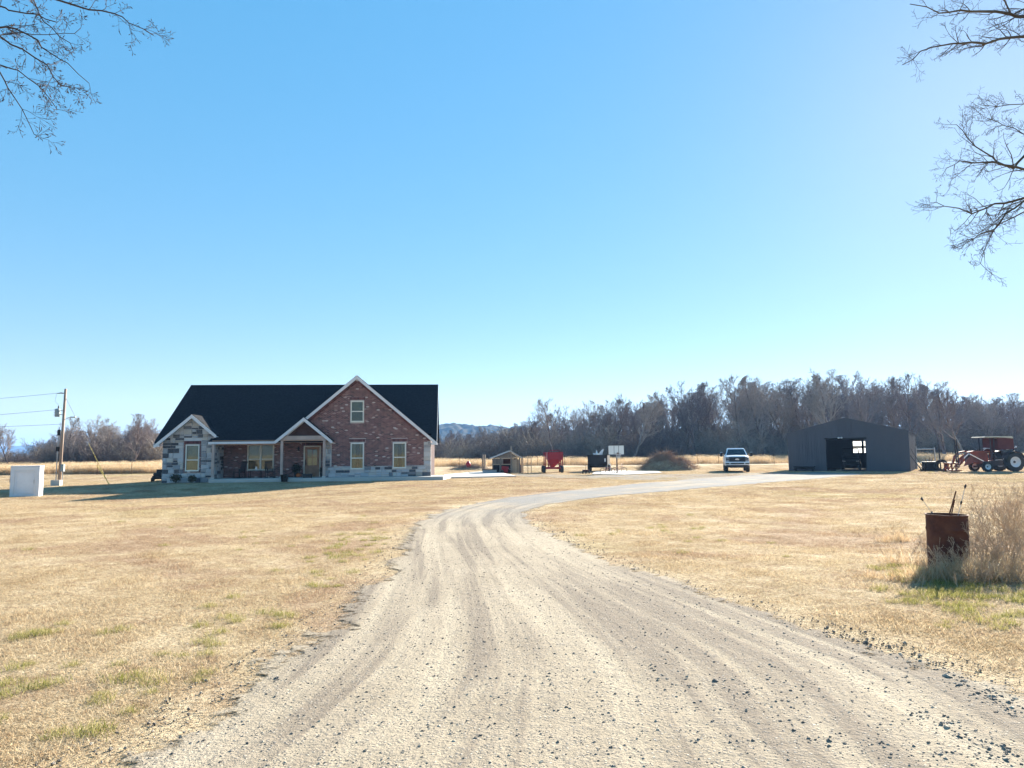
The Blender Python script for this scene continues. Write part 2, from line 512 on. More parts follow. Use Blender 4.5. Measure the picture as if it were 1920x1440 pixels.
def resample(pts, n):
    p = np.array([list(q)[:2] for q in pts])
    for _ in range(2):                                    # round the corners
        q = [p[0]]
        for i in range(len(p) - 1):
            q += [p[i] * .75 + p[i + 1] * .25, p[i] * .25 + p[i + 1] * .75]
        p = np.array(q + [p[-1]])
    d = np.r_[0, np.cumsum(np.linalg.norm(np.diff(p, axis=0), axis=1))]
    t = np.linspace(0, d[-1], n)
    return np.stack([np.interp(t, d, p[:, 0]), np.interp(t, d, p[:, 1])], -1), d[-1]

ROADS = []
def ribbon(name, left, right, rows, cols, greyfn, lift, pad=0.5):
    px3 = lambda p: Vector((p[1], p[2], 0)) if p[0] == 'w' else gnd(*p)
    L, ll = resample([px3(p) for p in left], rows)
    Rr, _ = resample([px3(p) for p in right], rows)
    w = np.linalg.norm(Rr - L, axis=1)
    dirn = (Rr - L) / w[:, None]
    L2 = L - dirn * pad; R2 = Rr + dirn * pad
    W2 = w + 2 * pad
    u = np.linspace(0, 1, cols)
    P = L2[:, None] * (1 - u)[None, :, None] + R2[:, None] * u[None, :, None]
    Z = ground_z(P[..., 0], P[..., 1]) + lift
    V = np.concatenate([P, Z[..., None]], -1).reshape(-1, 3)
    idx = np.arange(rows * cols).reshape(rows, cols)
    Fc = np.stack([idx[:-1, :-1], idx[:-1, 1:], idx[1:, 1:], idx[1:, :-1]], -1).reshape(-1, 4)
    me = np_mesh(name, V, Fc, M['road'], True)
    along = np.repeat(np.linspace(0, ll, rows)[:, None], cols, 1)
    e = np.minimum(u[None] * W2[:, None], (1 - u)[None] * W2[:, None]) - pad + .25
    e = np.minimum(e, np.minimum(along, ll - along) * 0.5 + 0.1)
    for nm, val in (('edge', e), ('cross', u[None] * np.full(rows, W2.mean())[:, None]), ('along', along), ('grey', greyfn(P[..., 0], P[..., 1]))):
        a = me.attributes.new(nm, 'FLOAT', 'POINT'); a.data.foreach_set('value', np.ascontiguousarray(val, dtype=np.float32).ravel())
    o = bpy.data.objects.new(name, me); COL.objects.link(o); tag(o, kind='structure')
    ROADS.append((L, Rr))
    return o
grey_far = lambda x, y: ss(15, 30, y) * .95 + .0 * x
ribbon('gravel_drive',
       [('w',-3.2,-4.0),('w',-2.95,2.0),(40,1440),(310,1320),(505,1200),(622,1120),(695,1060),(725,1010),(775,968),(860,946),(960,930),(1060,919),(1160,909),(1250,902),(1330,896),(1420,891),(1530,884)],
       [('w',4.2,-4.0),('w',4.1,2.0),(2200,1400),(1990,1290),(1760,1222),(1560,1165),(1400,1120),(1230,1070),(1100,1020),(1010,978),(1005,957),(1060,943),(1160,931),(1270,921),(1370,912),(1470,904),(1640,889)],
       150, 40, grey_far, .012)
ribbon('gravel_lane', [(950,888),(1050,890),(1150,890.5),(1280,889),(1400,887),(1500,884)], [(950,893),(1050,897),(1150,899),(1250,902),(1400,897),(1500,892)], 60, 10, grey_far, .008)

def in_road(x, y, grow=0.0):
    """mask of the points that lie on the main drive"""
    x = np.asarray(x); y = np.asarray(y); inside = np.zeros(x.shape, bool)
    for L, R in ROADS[:1]:
        poly = np.concatenate([L, R[::-1]])
        j = len(poly) - 1
        for i in range(len(poly)):
            xi, yi = poly[i]; xj, yj = poly[j]
            c = ((yi > y) != (yj > y)) & (x < (xj - xi) * (y - yi) / (yj - yi + 1e-12) + xi)
            inside ^= c
            j = i
    return inside

def flat_slab(name, pts, h, mat, z0=None):
    """a cast slab: outline on the ground, level top"""
    z = max(p.z for p in pts) if z0 is None else z0
    mb = MB()
    n = len(pts)
    mb.add([(p.x, p.y, z + h) for p in pts] + [(p.x, p.y, min(q.z for q in pts) - .15) for p in pts],
           [tuple(range(n))] + [(i, i + n, (i + 1) % n + n, (i + 1) % n) for i in range(n)])
    o = mb.build(name, mat); return tag(o, kind='structure')

def hill(name, x0, x1, y, height, seed, mat, depth, bumps, nx=220, ny=16):
    xs = np.linspace(x0, x1, nx); vs = np.linspace(0, 1, ny)
    V = []
    for j, v in enumerate(vs):
        for i, x in enumerate(xs):
            u = i / (nx - 1)
            env = math.sin(math.pi * u) ** .55
            h = height(u) * env * math.sin(v * math.pi / 2) if callable(height) else height * env * math.sin(v * math.pi / 2)
            h += bumps * (mnoise.noise(Vector((x * .03, v * 9, seed))) + .8 * mnoise.noise(Vector((x * .11, v * 21, seed + 5)))) * min(1, h / (bumps * 4 + .01))
            V.append((x, y + depth * v, h - 1.0))
    Fc = [(j*nx+i, j*nx+i+1, (j+1)*nx+i+1, (j+1)*nx+i) for j in range(ny - 1) for i in range(nx - 1)]
    n0 = len(V)
    V += [(x, y + depth * 1.9, -1.0) for x in xs]
    Fc += [((ny-1)*nx+i, (ny-1)*nx+i+1, n0+i+1, n0+i) for i in range(nx - 1)]
    o = bpy.data.objects.new(name, np_mesh(name, V, Fc, mat, False)); COL.objects.link(o)
    return tag(o, kind='structure')
def m_hill():
    t = NT('wooded_hill'); pos = t.n('ShaderNodeNewGeometry').outputs['Position']
    a = t.noise(pos, .06, 5, .7)
    return t.done(t.bsdf(t.mix(t.maprange(a, .35, .65), (.045,.05,.035), (.10,.085,.065)), 1.0, 0, .0))
M['hill'] = m_hill()
hill('hills', -420, 330, 900, lambda u: 44 + 8 * math.sin(u * 7), 3, M['hill'], 160, 5.0, 420, 20)
hill('far_hills', -4200, 600, 4300, 105, 9, M['hill'], 500, 8.0, 260, 10)

# ------------------------------------------------------------------ scattered ground cover (geometry-node instances, uncountable)
def blade_mesh(name, rng, n, rad, h0, h1, w, lean, mat, seg=2, gauss=True, heads=False):
    V, Fc, tint = [], [], []
    for _ in range(n):
        if gauss: x, y = rng.normal(0, rad * .5, 2)
        else:
            a = rng.uniform(0, 2 * math.pi); q = rad * math.sqrt(rng.uniform()); x, y = q * math.cos(a), q * math.sin(a)
        h = rng.uniform(h0, h1); az = rng.uniform(0, 2 * math.pi); ln = rng.uniform(*lean)
        d = Vector((math.cos(az) * math.sin(ln), math.sin(az) * math.sin(ln), math.cos(ln)))
        d2 = Vector((math.cos(az + rng.normal(0, .5)) * math.sin(min(ln * 1.6 + .2, 1.7)), math.sin(az + rng.normal(0, .5)) * math.sin(min(ln * 1.6 + .2, 1.7)), math.cos(min(ln * 1.6 + .2, 1.7))))
        sa = rng.uniform(0, math.pi); sd = Vector((math.cos(sa), math.sin(sa), 0)) * (w * rng.uniform(.6, 1.3) / 2)
        p = Vector((x, y, -.004)); q = p + d * h * .55; r = q + d2 * h * .45
        b = len(V); c = rng.uniform()
        V += [p - sd, p + sd, q - sd * .8, q + sd * .8, r]
        Fc += [(b, b + 1, b + 3, b + 2), (b + 2, b + 3, b + 4)]
        tint += [c, c]
        if heads and rng.uniform() < .5:
            b = len(V); e = sd * 2.6; k = r + (r - q).normalized() * .09; mid = (r + k) / 2
            V += [r, mid - e, k, mid + e]; Fc += [(b, b + 1, b + 2, b + 3)]; tint += [min(1, c + .2)]
    me = np_mesh(name, [tuple(v) for v in V], Fc, mat)
    a = me.attributes.new('tint', 'FLOAT', 'FACE'); a.data.foreach_set('value', np.array(tint, dtype=np.float32))
    return me

def scatter(name, protos, pts, rots, scales, shade, label=None, cat=None, host_mat=None):
    """one 'stuff' object: a point cloud whose points carry instances of the given meshes"""
    coll = bpy.data.collections.new(name + '_pieces')
    for i, me in enumerate(protos):
        coll.objects.link(bpy.data.objects.new('%s_piece' % name, me))
    n = len(pts)
    me = bpy.data.meshes.new(name); me.vertices.add(n)
    me.vertices.foreach_set('co', np.ascontiguousarray(pts, dtype=np.float32).ravel())
    for nm, ty, val, key in (('rot', 'FLOAT_VECTOR', rots, 'vector'), ('size', 'FLOAT_VECTOR', scales, 'vector'), ('shade', 'FLOAT', shade, 'value')):
        a = me.attributes.new(nm, ty, 'POINT'); a.data.foreach_set(key, np.ascontiguousarray(val, dtype=np.float32).ravel())
    a = me.attributes.new('pick', 'INT', 'POINT'); a.data.foreach_set('value', RNG.integers(0, len(protos), n).astype(np.int32))
    o = bpy.data.objects.new(name, me); COL.objects.link(o)
    g = bpy.data.node_groups.new(name, 'GeometryNodeTree')
    g.interface.new_socket('Geometry', in_out='INPUT', socket_type='NodeSocketGeometry')
    g.interface.new_socket('Geometry', in_out='OUTPUT', socket_type='NodeSocketGeometry')
    gi = g.nodes.new('NodeGroupInput'); go = g.nodes.new('NodeGroupOutput')
    ip = g.nodes.new('GeometryNodeInstanceOnPoints')
    ci = g.nodes.new('GeometryNodeCollectionInfo'); ci.inputs['Collection'].default_value = coll
    ci.inputs['Separate Children'].default_value = True; ci.inputs['Reset Children'].default_value = True
    def na(nm, ty):
        q = g.nodes.new('GeometryNodeInputNamedAttribute'); q.data_type = ty; q.inputs[0].default_value = nm
        return q.outputs[0]
    g.links.new(gi.outputs[0], ip.inputs['Points']); g.links.new(ci.outputs[0], ip.inputs['Instance'])
    ip.inputs['Pick Instance'].default_value = True
    g.links.new(na('pick', 'INT'), ip.inputs['Instance Index'])
    er = g.nodes.new('FunctionNodeEulerToRotation'); g.links.new(na('rot', 'FLOAT_VECTOR'), er.inputs[0])
    g.links.new(er.outputs[0], ip.inputs['Rotation']); g.links.new(na('size', 'FLOAT_VECTOR'), ip.inputs['Scale'])
    g.links.new(ip.outputs[0], go.inputs[0])
    md = o.modifiers.new('scatter', 'NODES'); md.node_group = g
    return tag(o, label, cat, kind='stuff')

def sample_view(n, d0, d1, power=1.0, wide=.78):
    """random ground points in the wedge ahead of the camera, denser near"""
    u = RNG.uniform(0, 1, n)
    D = (d0 ** power + u * (d1 ** power - d0 ** power)) ** (1 / power)
    x = RNG.uniform(-wide, wide, n) * D
    return x, D

def yaw(n, tilt=0.0):
    r = RNG.normal(0, tilt, (n, 3)) if tilt else np.zeros((n, 3)); r[:, 2] = RNG.uniform(0, 6.283, n); return r

HOUSE_O = Vector((-24.70, 51.0, -0.25)); HOUSE_A = math.radians(5.0)
def near_built(x, y):
    """footprints the lawn must not grow through"""
    dx, dy = x - HOUSE_O.x, y - HOUSE_O.y
    u = dx * math.cos(HOUSE_A) + dy * math.sin(HOUSE_A); v = -dx * math.sin(HOUSE_A) + dy * math.cos(HOUSE_A)
    return (u > -.3) & (u < 20) & (v > -1.4)

pr = [blade_mesh('lawn_clump', np.random.default_rng(i), 150, .22, .022, .06, .0042, (.35, 1.35), M['grass']) for i in range(6)]
x, y = sample_view(30000, 3.0, 84, .9)
keep = ~in_road(x + RNG.normal(0, .10, x.size), y + RNG.normal(0, .10, x.size)) & ~near_built(x, y)
x, y = x[keep], y[keep]
P = np.stack([x, y, ground_z(x, y)], -1)
sc = (RNG.uniform(.8, 1.25, x.size) * (1 + ss(9, 45, y) * 2.2))[:, None] * np.array([[1, 1, 1]]); hv = np.array([mnoise.noise(Vector((a * .9, b * .9, 3.0))) for a, b in zip(x, y)]); sc[:, 2] *= (.75 + .8 * hv).clip(.3, 1.6) * RNG.uniform(.6, 1.25, x.size) / (1 + ss(9, 45, y) * 1.3)
scatter('lawn_grass', pr, P, yaw(x.size), sc, RNG.uniform(0, 1, x.size), 'short dead straw coloured lawn on both sides of the drive', 'grass')

# greener tufts: bottom left corner, along the left edge of the drive, under the weeds by the drum
pr = [blade_mesh('green_tuft', np.random.default_rng(20 + i), 120, .17, .06, .14, .0045, (.1, .9), M['green_grass']) for i in range(4)]
gp = []
for (px, py, sx, sy, n) in [(60,1420,.5,.4,16), (300,1290,.35,.2,13), (235,1365,.25,.2,10), (30,1280,.3,.35,8), (130,1200,.7,.7,14), (420,1190,.5,.5,9), (540,1165,.25,.3,8),
                            (655,1045,.35,1.3,26), (690,1010,.4,1.4,26), (620,1090,.25,.5,9), (1880,1110,.55,.4,60), (1820,1120,.4,.25,26), (1685,1065,.35,.35,20), (1900,1150,.5,.5,30), (1780,1085,.4,.3,22),
                            (1120,1020,.8,1.6,16), (1250,1000,1.5,2.5,14), (400,1000,2,3,18), (1620,885,2.5,1.0,34), (1760,886,2.5,.8,26)]:
    c = gnd(px, py)
    q = RNG.normal(0, 1, (n, 2)) * [sx, sy] + [c.x, c.y]
    gp.append(q)
gp = np.concatenate(gp)
gp = gp[~in_road(gp[:, 0], gp[:, 1])]
P = np.stack([gp[:, 0], gp[:, 1], ground_z(gp[:, 0], gp[:, 1])], -1)
scatter('green_grass', pr, P, yaw(len(P)), RNG.uniform(.35, .8, len(P))[:, None] * np.ones((1, 3)), RNG.uniform(0, 1, len(P)), 'scattered greener grass tufts in the dead lawn', 'grass')

# tall dry meadow beyond the fences
pr = [blade_mesh('meadow_clump', np.random.default_rng(40 + i), 60, .5, .55, 1.15, .016, (.02, .35), M['tall_grass'], heads=True) for i in range(5)]
n = 21000
y = 77 + (RNG.uniform(0, 1, n) ** 1.5) * 60
x = RNG.uniform(-.8, .8, n) * y
lim = np.where(x < -20, 77, 92) + 1.5 * np.sin(x * .35) + 1.2 * np.sin(x * .9 + 2)
keep = y > lim
x, y = x[keep], y[keep]
P = np.stack([x, y, ground_z(x, y)], -1)
mh = .75 + .35 * np.array([mnoise.noise(Vector((a * .12, b * .12, 0))) for a, b in zip(x, y)])
sc = np.stack([np.ones_like(x) * 1.2, np.ones_like(x) * 1.2, mh * RNG.uniform(.75, 1.15, x.size)], -1)
scatter('meadow_grass', pr, P, yaw(x.size), sc, RNG.uniform(0, 1, x.size), 'tall dry tan meadow grass between the fence and the woods', 'grass')

# loose gravel
def pebble(rng):
    mb = MB(); mb.blob((0, 0, .15), .5 * rng.uniform(.8, 1.2), .5 * rng.uniform(.7, 1.0), .36 * rng.uniform(.8, 1.2), rng.integers(99), .55, 7, 5)
    return mb.mesh('pebble', M['pebble'])
pr = [pebble(np.random.default_rng(60 + i)) for i in range(6)]
px_, py_ = sample_view(110000, 2.6, 24, .9)
keep = in_road(px_, py_)
px_, py_ = px_[keep], py_[keep]
sz = .0045 + .008 * RNG.pareto(3.2, px_.size).clip(0, 2.4)
shade = RNG.beta(1.7, 1.9, px_.size)
ex = []
for (a, b, c, d, n, s) in [(1440,1165,1600,1195,90,.030), (1600,1195,1780,1260,160,.032), (1780,1270,1920,1340,170,.036), (1700,1330,1920,1430,170,.03), (1180,1260,1500,1340,120,.022), (1060,1000,1160,1060,130,.028), (985,960,1070,1010,120,.03), (480,1290,640,1210,60,.025), (640,1230,760,1130,80,.02), (700,1050,740,1010,60,.025), (960,1150,985,1250,90,.016), (1500,1390,1900,1440,120,.026)]:
    for k in range(n):
        t = RNG.uniform(); q = gnd(a + (c - a) * t + RNG.normal(0, 16), b + (d - b) * t + RNG.normal(0, 9))
        ex.append((q.x, q.y, s * .62 * RNG.lognormal(-.45, .5), RNG.beta(1.4, 2.0)))
ex = np.array(ex)
px_ = np.r_[px_, ex[:, 0]]; py_ = np.r_[py_, ex[:, 1]]; sz = np.r_[sz, ex[:, 2]]; shade = np.r_[shade, ex[:, 3]]
P = np.stack([px_, py_, ground_z(px_, py_) + .011 - sz * .17], -1)
scatter('gravel', pr, P, yaw(px_.size, .35), sz[:, None] * np.ones((1, 3)), shade, 'loose grey gravel stones strewn over the dusty drive', 'gravel')

# ------------------------------------------------------------------ bare trees
def grow(rng, p, d, length, r0, level, cfg, out):
    nseg = cfg['seg'][level]
    pts = [p.copy()]; rad = [r0]; dirs = [d.copy()]
    step = length / nseg
    for i in range(nseg):
        wob = cfg['wob'][level]
        d = (d + Vector(rng.normal(0, wob, 3)) + Vector((0, 0, cfg['up'][level]))).normalized()
        q_ = p + d * step
        if 'env' in cfg and level >= 1:
            c0, rxy, rz_ = cfg['env']
            e_ = (q_.x ** 2 + q_.y ** 2) / rxy ** 2 + ((q_.z - c0) / (rz_ if q_.z > c0 else rz_ * 1.6)) ** 2
            if e_ > 1.0 and i > 0: nseg = i; break
        p = q_
        pts.append(p.copy()); dirs.append(d.copy())
        rad.append(max(r0 * (1 - (i + 1) / cfg['seg'][level] * cfg['taper'][level]), cfg['rmin']))
    out.append((level, pts, rad))
    nseg = len(pts) - 1
    if level >= cfg['levels']: return
    n = cfg['kids'][level]
    n = int(n * rng.uniform(.8, 1.25) + .5)
    t0 = cfg['from'][level]
    for k in range(n):
        t = t0 + (1 - t0) * (k + rng.uniform(.1, .9)) / n
        f = t * nseg; i = min(int(f), nseg - 1)
        q = pts[i].lerp(pts[i + 1], f - i)
        dd = dirs[i + 1]
        ang = rng.uniform(*cfg['ang'][level]); az = rng.uniform(0, 2 * math.pi)
        a = dd.orthogonal().normalized(); b = dd.cross(a)
        nd = (dd * math.cos(ang) + (a * math.cos(az) + b * math.sin(az)) * math.sin(ang)).normalized()
        ln = length * cfg['ratio'][level] * rng.uniform(.65, 1.15) * (1.15 - .55 * t)
        grow(rng, q, nd, ln, max(rad[i] * cfg['rr'][level], cfg['rmin']), level + 1, cfg, out)

def tree_meshes(name, seed, cfg):
    rng = np.random.default_rng(seed); out = []
    for (off, tilt, hh) in cfg['stems']:
        d = Vector((math.sin(tilt) * math.cos(seed), math.sin(tilt) * math.sin(seed), math.cos(tilt)))
        grow(rng, Vector((off[0], off[1], -.3)), d, hh, cfg['r0'] * hh / 10, 0, cfg, out)
    tr, cr = MB(), MB()
    sides = (7, 5, 4, 3, 3, 3)
    for lv, pts, rad in out:
        (tr if lv <= cfg.get('trunk_level', 0) else cr).tube(pts, rad, sides[lv], caps=False)
    return tr.mesh(name + '_trunk', M[cfg.get('bark', 'bark')], True), cr.mesh(name + '_crown', M[cfg.get('twig', 'twig')], False)

base_cfg = dict(levels=4, seg=(9, 7, 5, 3, 2), wob=(.07, .12, .15, .18, .2), up=(.03, .13, .12, .10, .06), taper=(.8, .85, .85, .8, .6),
                kids=(13, 7, 6, 6), ratio=(.52, .5, .5, .5), rr=(.6, .66, .64, .65), ang=((.45, .95), (.4, .9), (.4, .9), (.35, .9)), rmin=.011, r0=.23, trunk_level=0)
base_cfg['from'] = (.28, .2, .2, .15)
def cfgv(**k):
    c = dict(base_cfg); c.update(k); return c
TREES = [tree_meshes('tree', s, c) for s, c in [
    (1, cfgv(stems=[((0, 0), .05, 12)], env=(9.0, 5.0, 5.6))),
    (2, cfgv(stems=[((0, 0), .12, 11), ((.3, .1), .22, 10)], kids=(11, 6, 6, 5), env=(8.6, 5.2, 5.0))),
    (3, cfgv(stems=[((0, 0), .03, 12)], env=(9.0, 4.6, 5.2), ang=((.3, .7), (.35, .8), (.4, .9), (.35, .9)), up=(.03, .16, .1, .06, .03))),
    (4, cfgv(stems=[((0, 0), .3, 12)], env=(8.6, 6.2, 5.0), wob=(.1, .16, .17, .2, .2))),
    (5, cfgv(stems=[((0, 0), .08, 9), ((.5, .2), .3, 8), ((-.4, .2), .25, 8)], kids=(9, 6, 6, 5), env=(6.2, 4.6, 4.2))),
    (6, cfgv(stems=[((0, 0), .06, 9.5)], env=(7.4, 5.6, 5.0), kids=(16, 8, 6, 5), ratio=(.62, .52, .5, .5), ang=((.6, 1.15), (.4, .9), (.4, .9), (.35, .9)))),
]]
TREE_H = []
for tr, cr in TREES:
    zs = np.empty(len(cr.vertices) * 3); cr.vertices.foreach_get('co', zs)
    TREE_H.append(float(np.percentile(zs.reshape(-1, 3)[:, 2], 99.7)))

def tree(kind, loc, height, rz, label, group, name='bare_tree', widen=1.0):
    root = empty(name, loc, rz, label, 'tree', group)
    s = height / TREE_H[kind]; root.scale = (s * widen, s * widen, s)
    for nm, me in (('trunk', TREES[kind][0]), ('crown', TREES[kind][1])):
        o = bpy.data.objects.new(nm, me); COL.objects.link(o); o.parent = root
    return root

def tree_at(px, top, D, kind, label, group, rz=None, widen=1.0, name='bare_tree'):
    g = gpt(px, D); t = at(px, top, D)
    return tree(kind, g, t.z - g.z, RNG.uniform(0, 6.28) if rz is None else rz, label, group, name, widen)

G1 = 'trees along the front of the right hand wood'
front = [  # column, top, distance, kind, label
    (1037, 746, 118, 0, 'slim bare tree with forked crown rising above the red hopper'),
    (985, 772, 125, 1, 'bare tree between the small coop and the red hopper'),
    (900, 801, 132, 5, 'low grey bare tree behind the small coop roof'),
    (848, 813, 130, 4, 'low bushy bare tree just right of the brick house'),
    (1085, 752, 126, 5, 'rounded bare tree behind the black dump trailer'),
    (1152, 738, 122, 1, 'bare tree with a double stem behind the basketball backboard'),
    (1188, 742, 116, 3, 'leaning dark bare tree right of the basketball backboard'),
    (1232, 748, 124, 2, 'upright bare tree behind the left end of the brush pile'),
    (1262, 732, 126, 0, 'straight bare tree directly behind the brush pile'),
    (1302, 713, 122, 1, 'tall double stemmed bare tree right of the brush pile'),
    (1345, 720, 126, 5, 'broad bare tree just left of the white pickup'),
    (1392, 706, 120, 0, 'tall bare tree directly behind the white pickup cab'),
    (1438, 704, 122, 2, 'tall narrow bare tree between the pickup and the shed'),
    (1480, 716, 126, 5, 'broad bare tree over the left eave of the shed'),
    (1520, 705, 124, 2, 'narrow bare tree over the left slope of the shed roof'),
    (1562, 689, 116, 5, 'widest and tallest bare tree, behind the shed ridge'),
    (1622, 694, 118, 1, 'tall bare tree just right of the shed ridge'),
    (1668, 706, 122, 2, 'narrow bare tree over the right slope of the shed roof'),
    (1714, 702, 120, 0, 'bare tree over the right corner of the shed'),
    (1772, 714, 108, 1, 'dark twin stemmed bare tree behind the loose tyre'),
    (1812, 716, 110, 3, 'slanting bare tree behind the tractor loader rods'),
    (1868, 742, 122, 5, 'lower rounded bare tree behind the tractor canopy'),
    (1912, 738, 120, 4, 'bushy bare tree at the right end of the wood')]
for px, top, D, k, lab in front:
    tree_at(px, top, D, k, lab, G1)
for i in range(46):                                             # the middle of the wood
    px = 826 + i * 25 + RNG.uniform(-9, 9)
    top = np.interp(px, [820, 950, 1050, 1200, 1300, 1560, 1720, 1800, 1960], [814, 797, 766, 752, 730, 708, 716, 734, 750]) + RNG.uniform(-8, 14)
    tree_at(px, top, RNG.uniform(128, 150), int(RNG.integers(0, 6)), 'slender bare tree deep inside the right hand wood', 'trees deep in the right hand wood', widen=1.2)
for i in range(44):
    px = 822 + i * 26.5 + RNG.uniform(-9, 9)
    top = np.interp(px, [820, 950, 1050, 1200, 1300, 1560, 1720, 1800, 1960], [818, 802, 774, 760, 742, 724, 730, 744, 756]) + RNG.uniform(-6, 16)
    tree_at(px, top, RNG.uniform(150, 178), int(RNG.integers(0, 6)), 'bare grey tree at the back of the right hand wood', 'trees at the back of the right hand wood', widen=1.35)
G2 = 'trees beyond the left field'
for px, top, D, k, lab in [(-30, 800, 112, 5, 'dense rounded bare tree cut by the left edge of the picture'), (16, 795, 116, 5, 'rounded dense bare tree at far left behind the white box'),
                           (72, 836, 130, 3, 'small dark twisted bare tree in the gap right of the far left tree'), (98, 826, 128, 3, 'leaning bare tree just left of the utility pole'),
                           (122, 782, 126, 0, 'bare tree directly behind the utility pole'), (175, 779, 128, 1, 'bare tree above the yellow guy wire guard'),
                           (205, 790, 124, 5, 'rounded bare tree right of the yellow guy wire'), (250, 776, 122, 4, 'bare tree with curved trunk midway between pole and house'),
                           (285, 784, 128, 5, 'bare tree just left of the stone gable'), (312, 748, 150, 3, 'thin pale bare tree showing over the left roof edge')]:
    tree_at(px, top, D, k, lab, G2)
for i in range(26):
    px = 105 + i * 9 + RNG.uniform(-4, 4)
    tree_at(px, RNG.uniform(796, 816), RNG.uniform(132, 165), int(RNG.integers(0, 6)), 'bare tree inside the thicket beyond the left field', 'trees inside the left thicket', widen=1.25)

# brushwood filling the wood below the crowns
def thicket_mesh(seed):
    rng = np.random.default_rng(seed); out = []
    c = cfgv(levels=2, seg=(5, 4, 2), kids=(8, 6), ratio=(.5, .5), wob=(.14, .2, .2), up=(.06, .05, .03), rmin=.016, r0=.05)
    c['from'] = (.12, .15)
    for k in range(22):
        a = rng.uniform(0, 6.28); q = 2.0 * math.sqrt(rng.uniform())
        grow(rng, Vector((q * math.cos(a), q * math.sin(a), -.1)), Vector(rng.normal(0, .25, 3) + [0, 0, 1]).normalized(), rng.uniform(2.2, 5.2), .035, 0, c, out)
    mb = MB()
    for lv, pts, rad in out: mb.tube(pts, rad, 3, caps=False)
    return mb.mesh('thicket_clump', M['brush'])
pr = [thicket_mesh(80 + i) for i in range(4)]
q = []
for i in range(330):
    px = RNG.uniform(815, 2000); D = RNG.uniform(119, 172); p = gpt(px, D)
    q.append((p.x, p.y, p.z, RNG.uniform(.7, 1.35) * np.interp(px, [820, 1000, 1400, 1960], [.75, .9, 1.1, 1.05])))
for i in range(130):
    px = RNG.uniform(80, 330); D = RNG.uniform(124, 165); p = gpt(px, D)
    q.append((p.x, p.y, p.z, RNG.uniform(.5, 1.0)))
for i in range(26):
    px = RNG.uniform(-60, 100); D = RNG.uniform(112, 140); p = gpt(px, D)
    q.append((p.x, p.y, p.z, RNG.uniform(.3, .6)))
q = np.array(q)
scatter('undergrowth', pr, q[:, :3], yaw(len(q)), q[:, 3:4] * np.array([[1.25, 1.25, 1]]), RNG.uniform(0, 1, len(q)), 'tangled leafless undergrowth filling the far woods', 'undergrowth')

# ------------------------------------------------------------------ the two near trees whose branches hang into the picture
def near_tree(name, label, trunk, limbs, seed, bud, cfg):
    """trunk: base point and fork point outside the picture; limbs: hand-laid main boughs"""
    rng = np.random.default_rng(seed)
    root = empty(name, trunk[0], 0, label, 'tree')
    o0 = Vector(trunk[0])
    mb = MB()
    pts = [Vector(p) - o0 for p in trunk]
    mb.tube(pts, list(np.linspace(.30, .16, len(pts))), 12)
    out = []
    for pl, r0, r1 in limbs:
        pl = [Vector(p) - o0 for p in pl]
        q = [pl[0]]
        for i in range(len(pl) - 1):
            k = max(2, int((pl[i + 1] - pl[i]).length / .16))
            for j in range(1, k + 1):
                w = Vector(rng.normal(0, .012, 3))
                q.append(pl[i].lerp(pl[i + 1], j / k) + w)
        rad = list(np.linspace(r0, r1, len(q)))
        mb.tube(q, rad, 6)
        for i in range(2, len(q)):
            n = rng.poisson(cfg['dens'])
            for _ in range(n):
                d = (q[i] - q[i - 1]).normalized()
                ang = rng.uniform(.45, 1.05); a = d.orthogonal().normalized(); b = d.cross(a); az = rng.uniform(0, 6.28)
                nd = (d * math.cos(ang) + (a * math.cos(az) + b * math.sin(az)) * math.sin(ang)).normalized()
                fr = i / len(q)
                grow(rng, q[i].copy(), nd, cfg['len'] * rng.uniform(.5, 1.2) * (1.15 - .5 * fr), max(min(rad[i] * .55, .007), .0032), 1, cfg, out)
    mb.build('trunk', M['bark_near'], root, True)
    cr = MB()
    for lv, pts, rad in out:
        cr.tube(pts, rad, 4 if lv == 1 else 3, caps=False)
        if bud and rng.uniform() < .75:
            e = pts[-1]; d = (pts[-1] - pts[-2]).normalized()
            cr.tube([e, e + d * .012, e + d * .03], [.0025, .0052, .001], 4)
    cr.build('crown', M['bark_near'], root)
    return root
ncfg = dict(levels=3, seg=(1, 6, 4, 3), wob=(0, .16, .2, .22), up=(0, .0, .0, .0), taper=(0, .75, .7, .5), kids=(0, 4, 3), ratio=(0, .55, .55), rr=(0, .6, .7),
            ang=((0, 0), (.5, 1.1), (.5, 1.2), (.5, 1)), rmin=.0018)
ncfg['from'] = (0, .15, .15, .1)
D = 8.5
A = lambda px, py, d=8.5: at(px, py, d)
tl = [Vector((-9.6, 7.4, 0)), Vector((-9.5, 7.5, 2.5)), Vector((-9.3, 7.7, 5.2)), Vector((-9.0, 7.9, 7.5))]
fk = tl[2]
c = dict(ncfg); c.update(dens=1.3, len=.42)
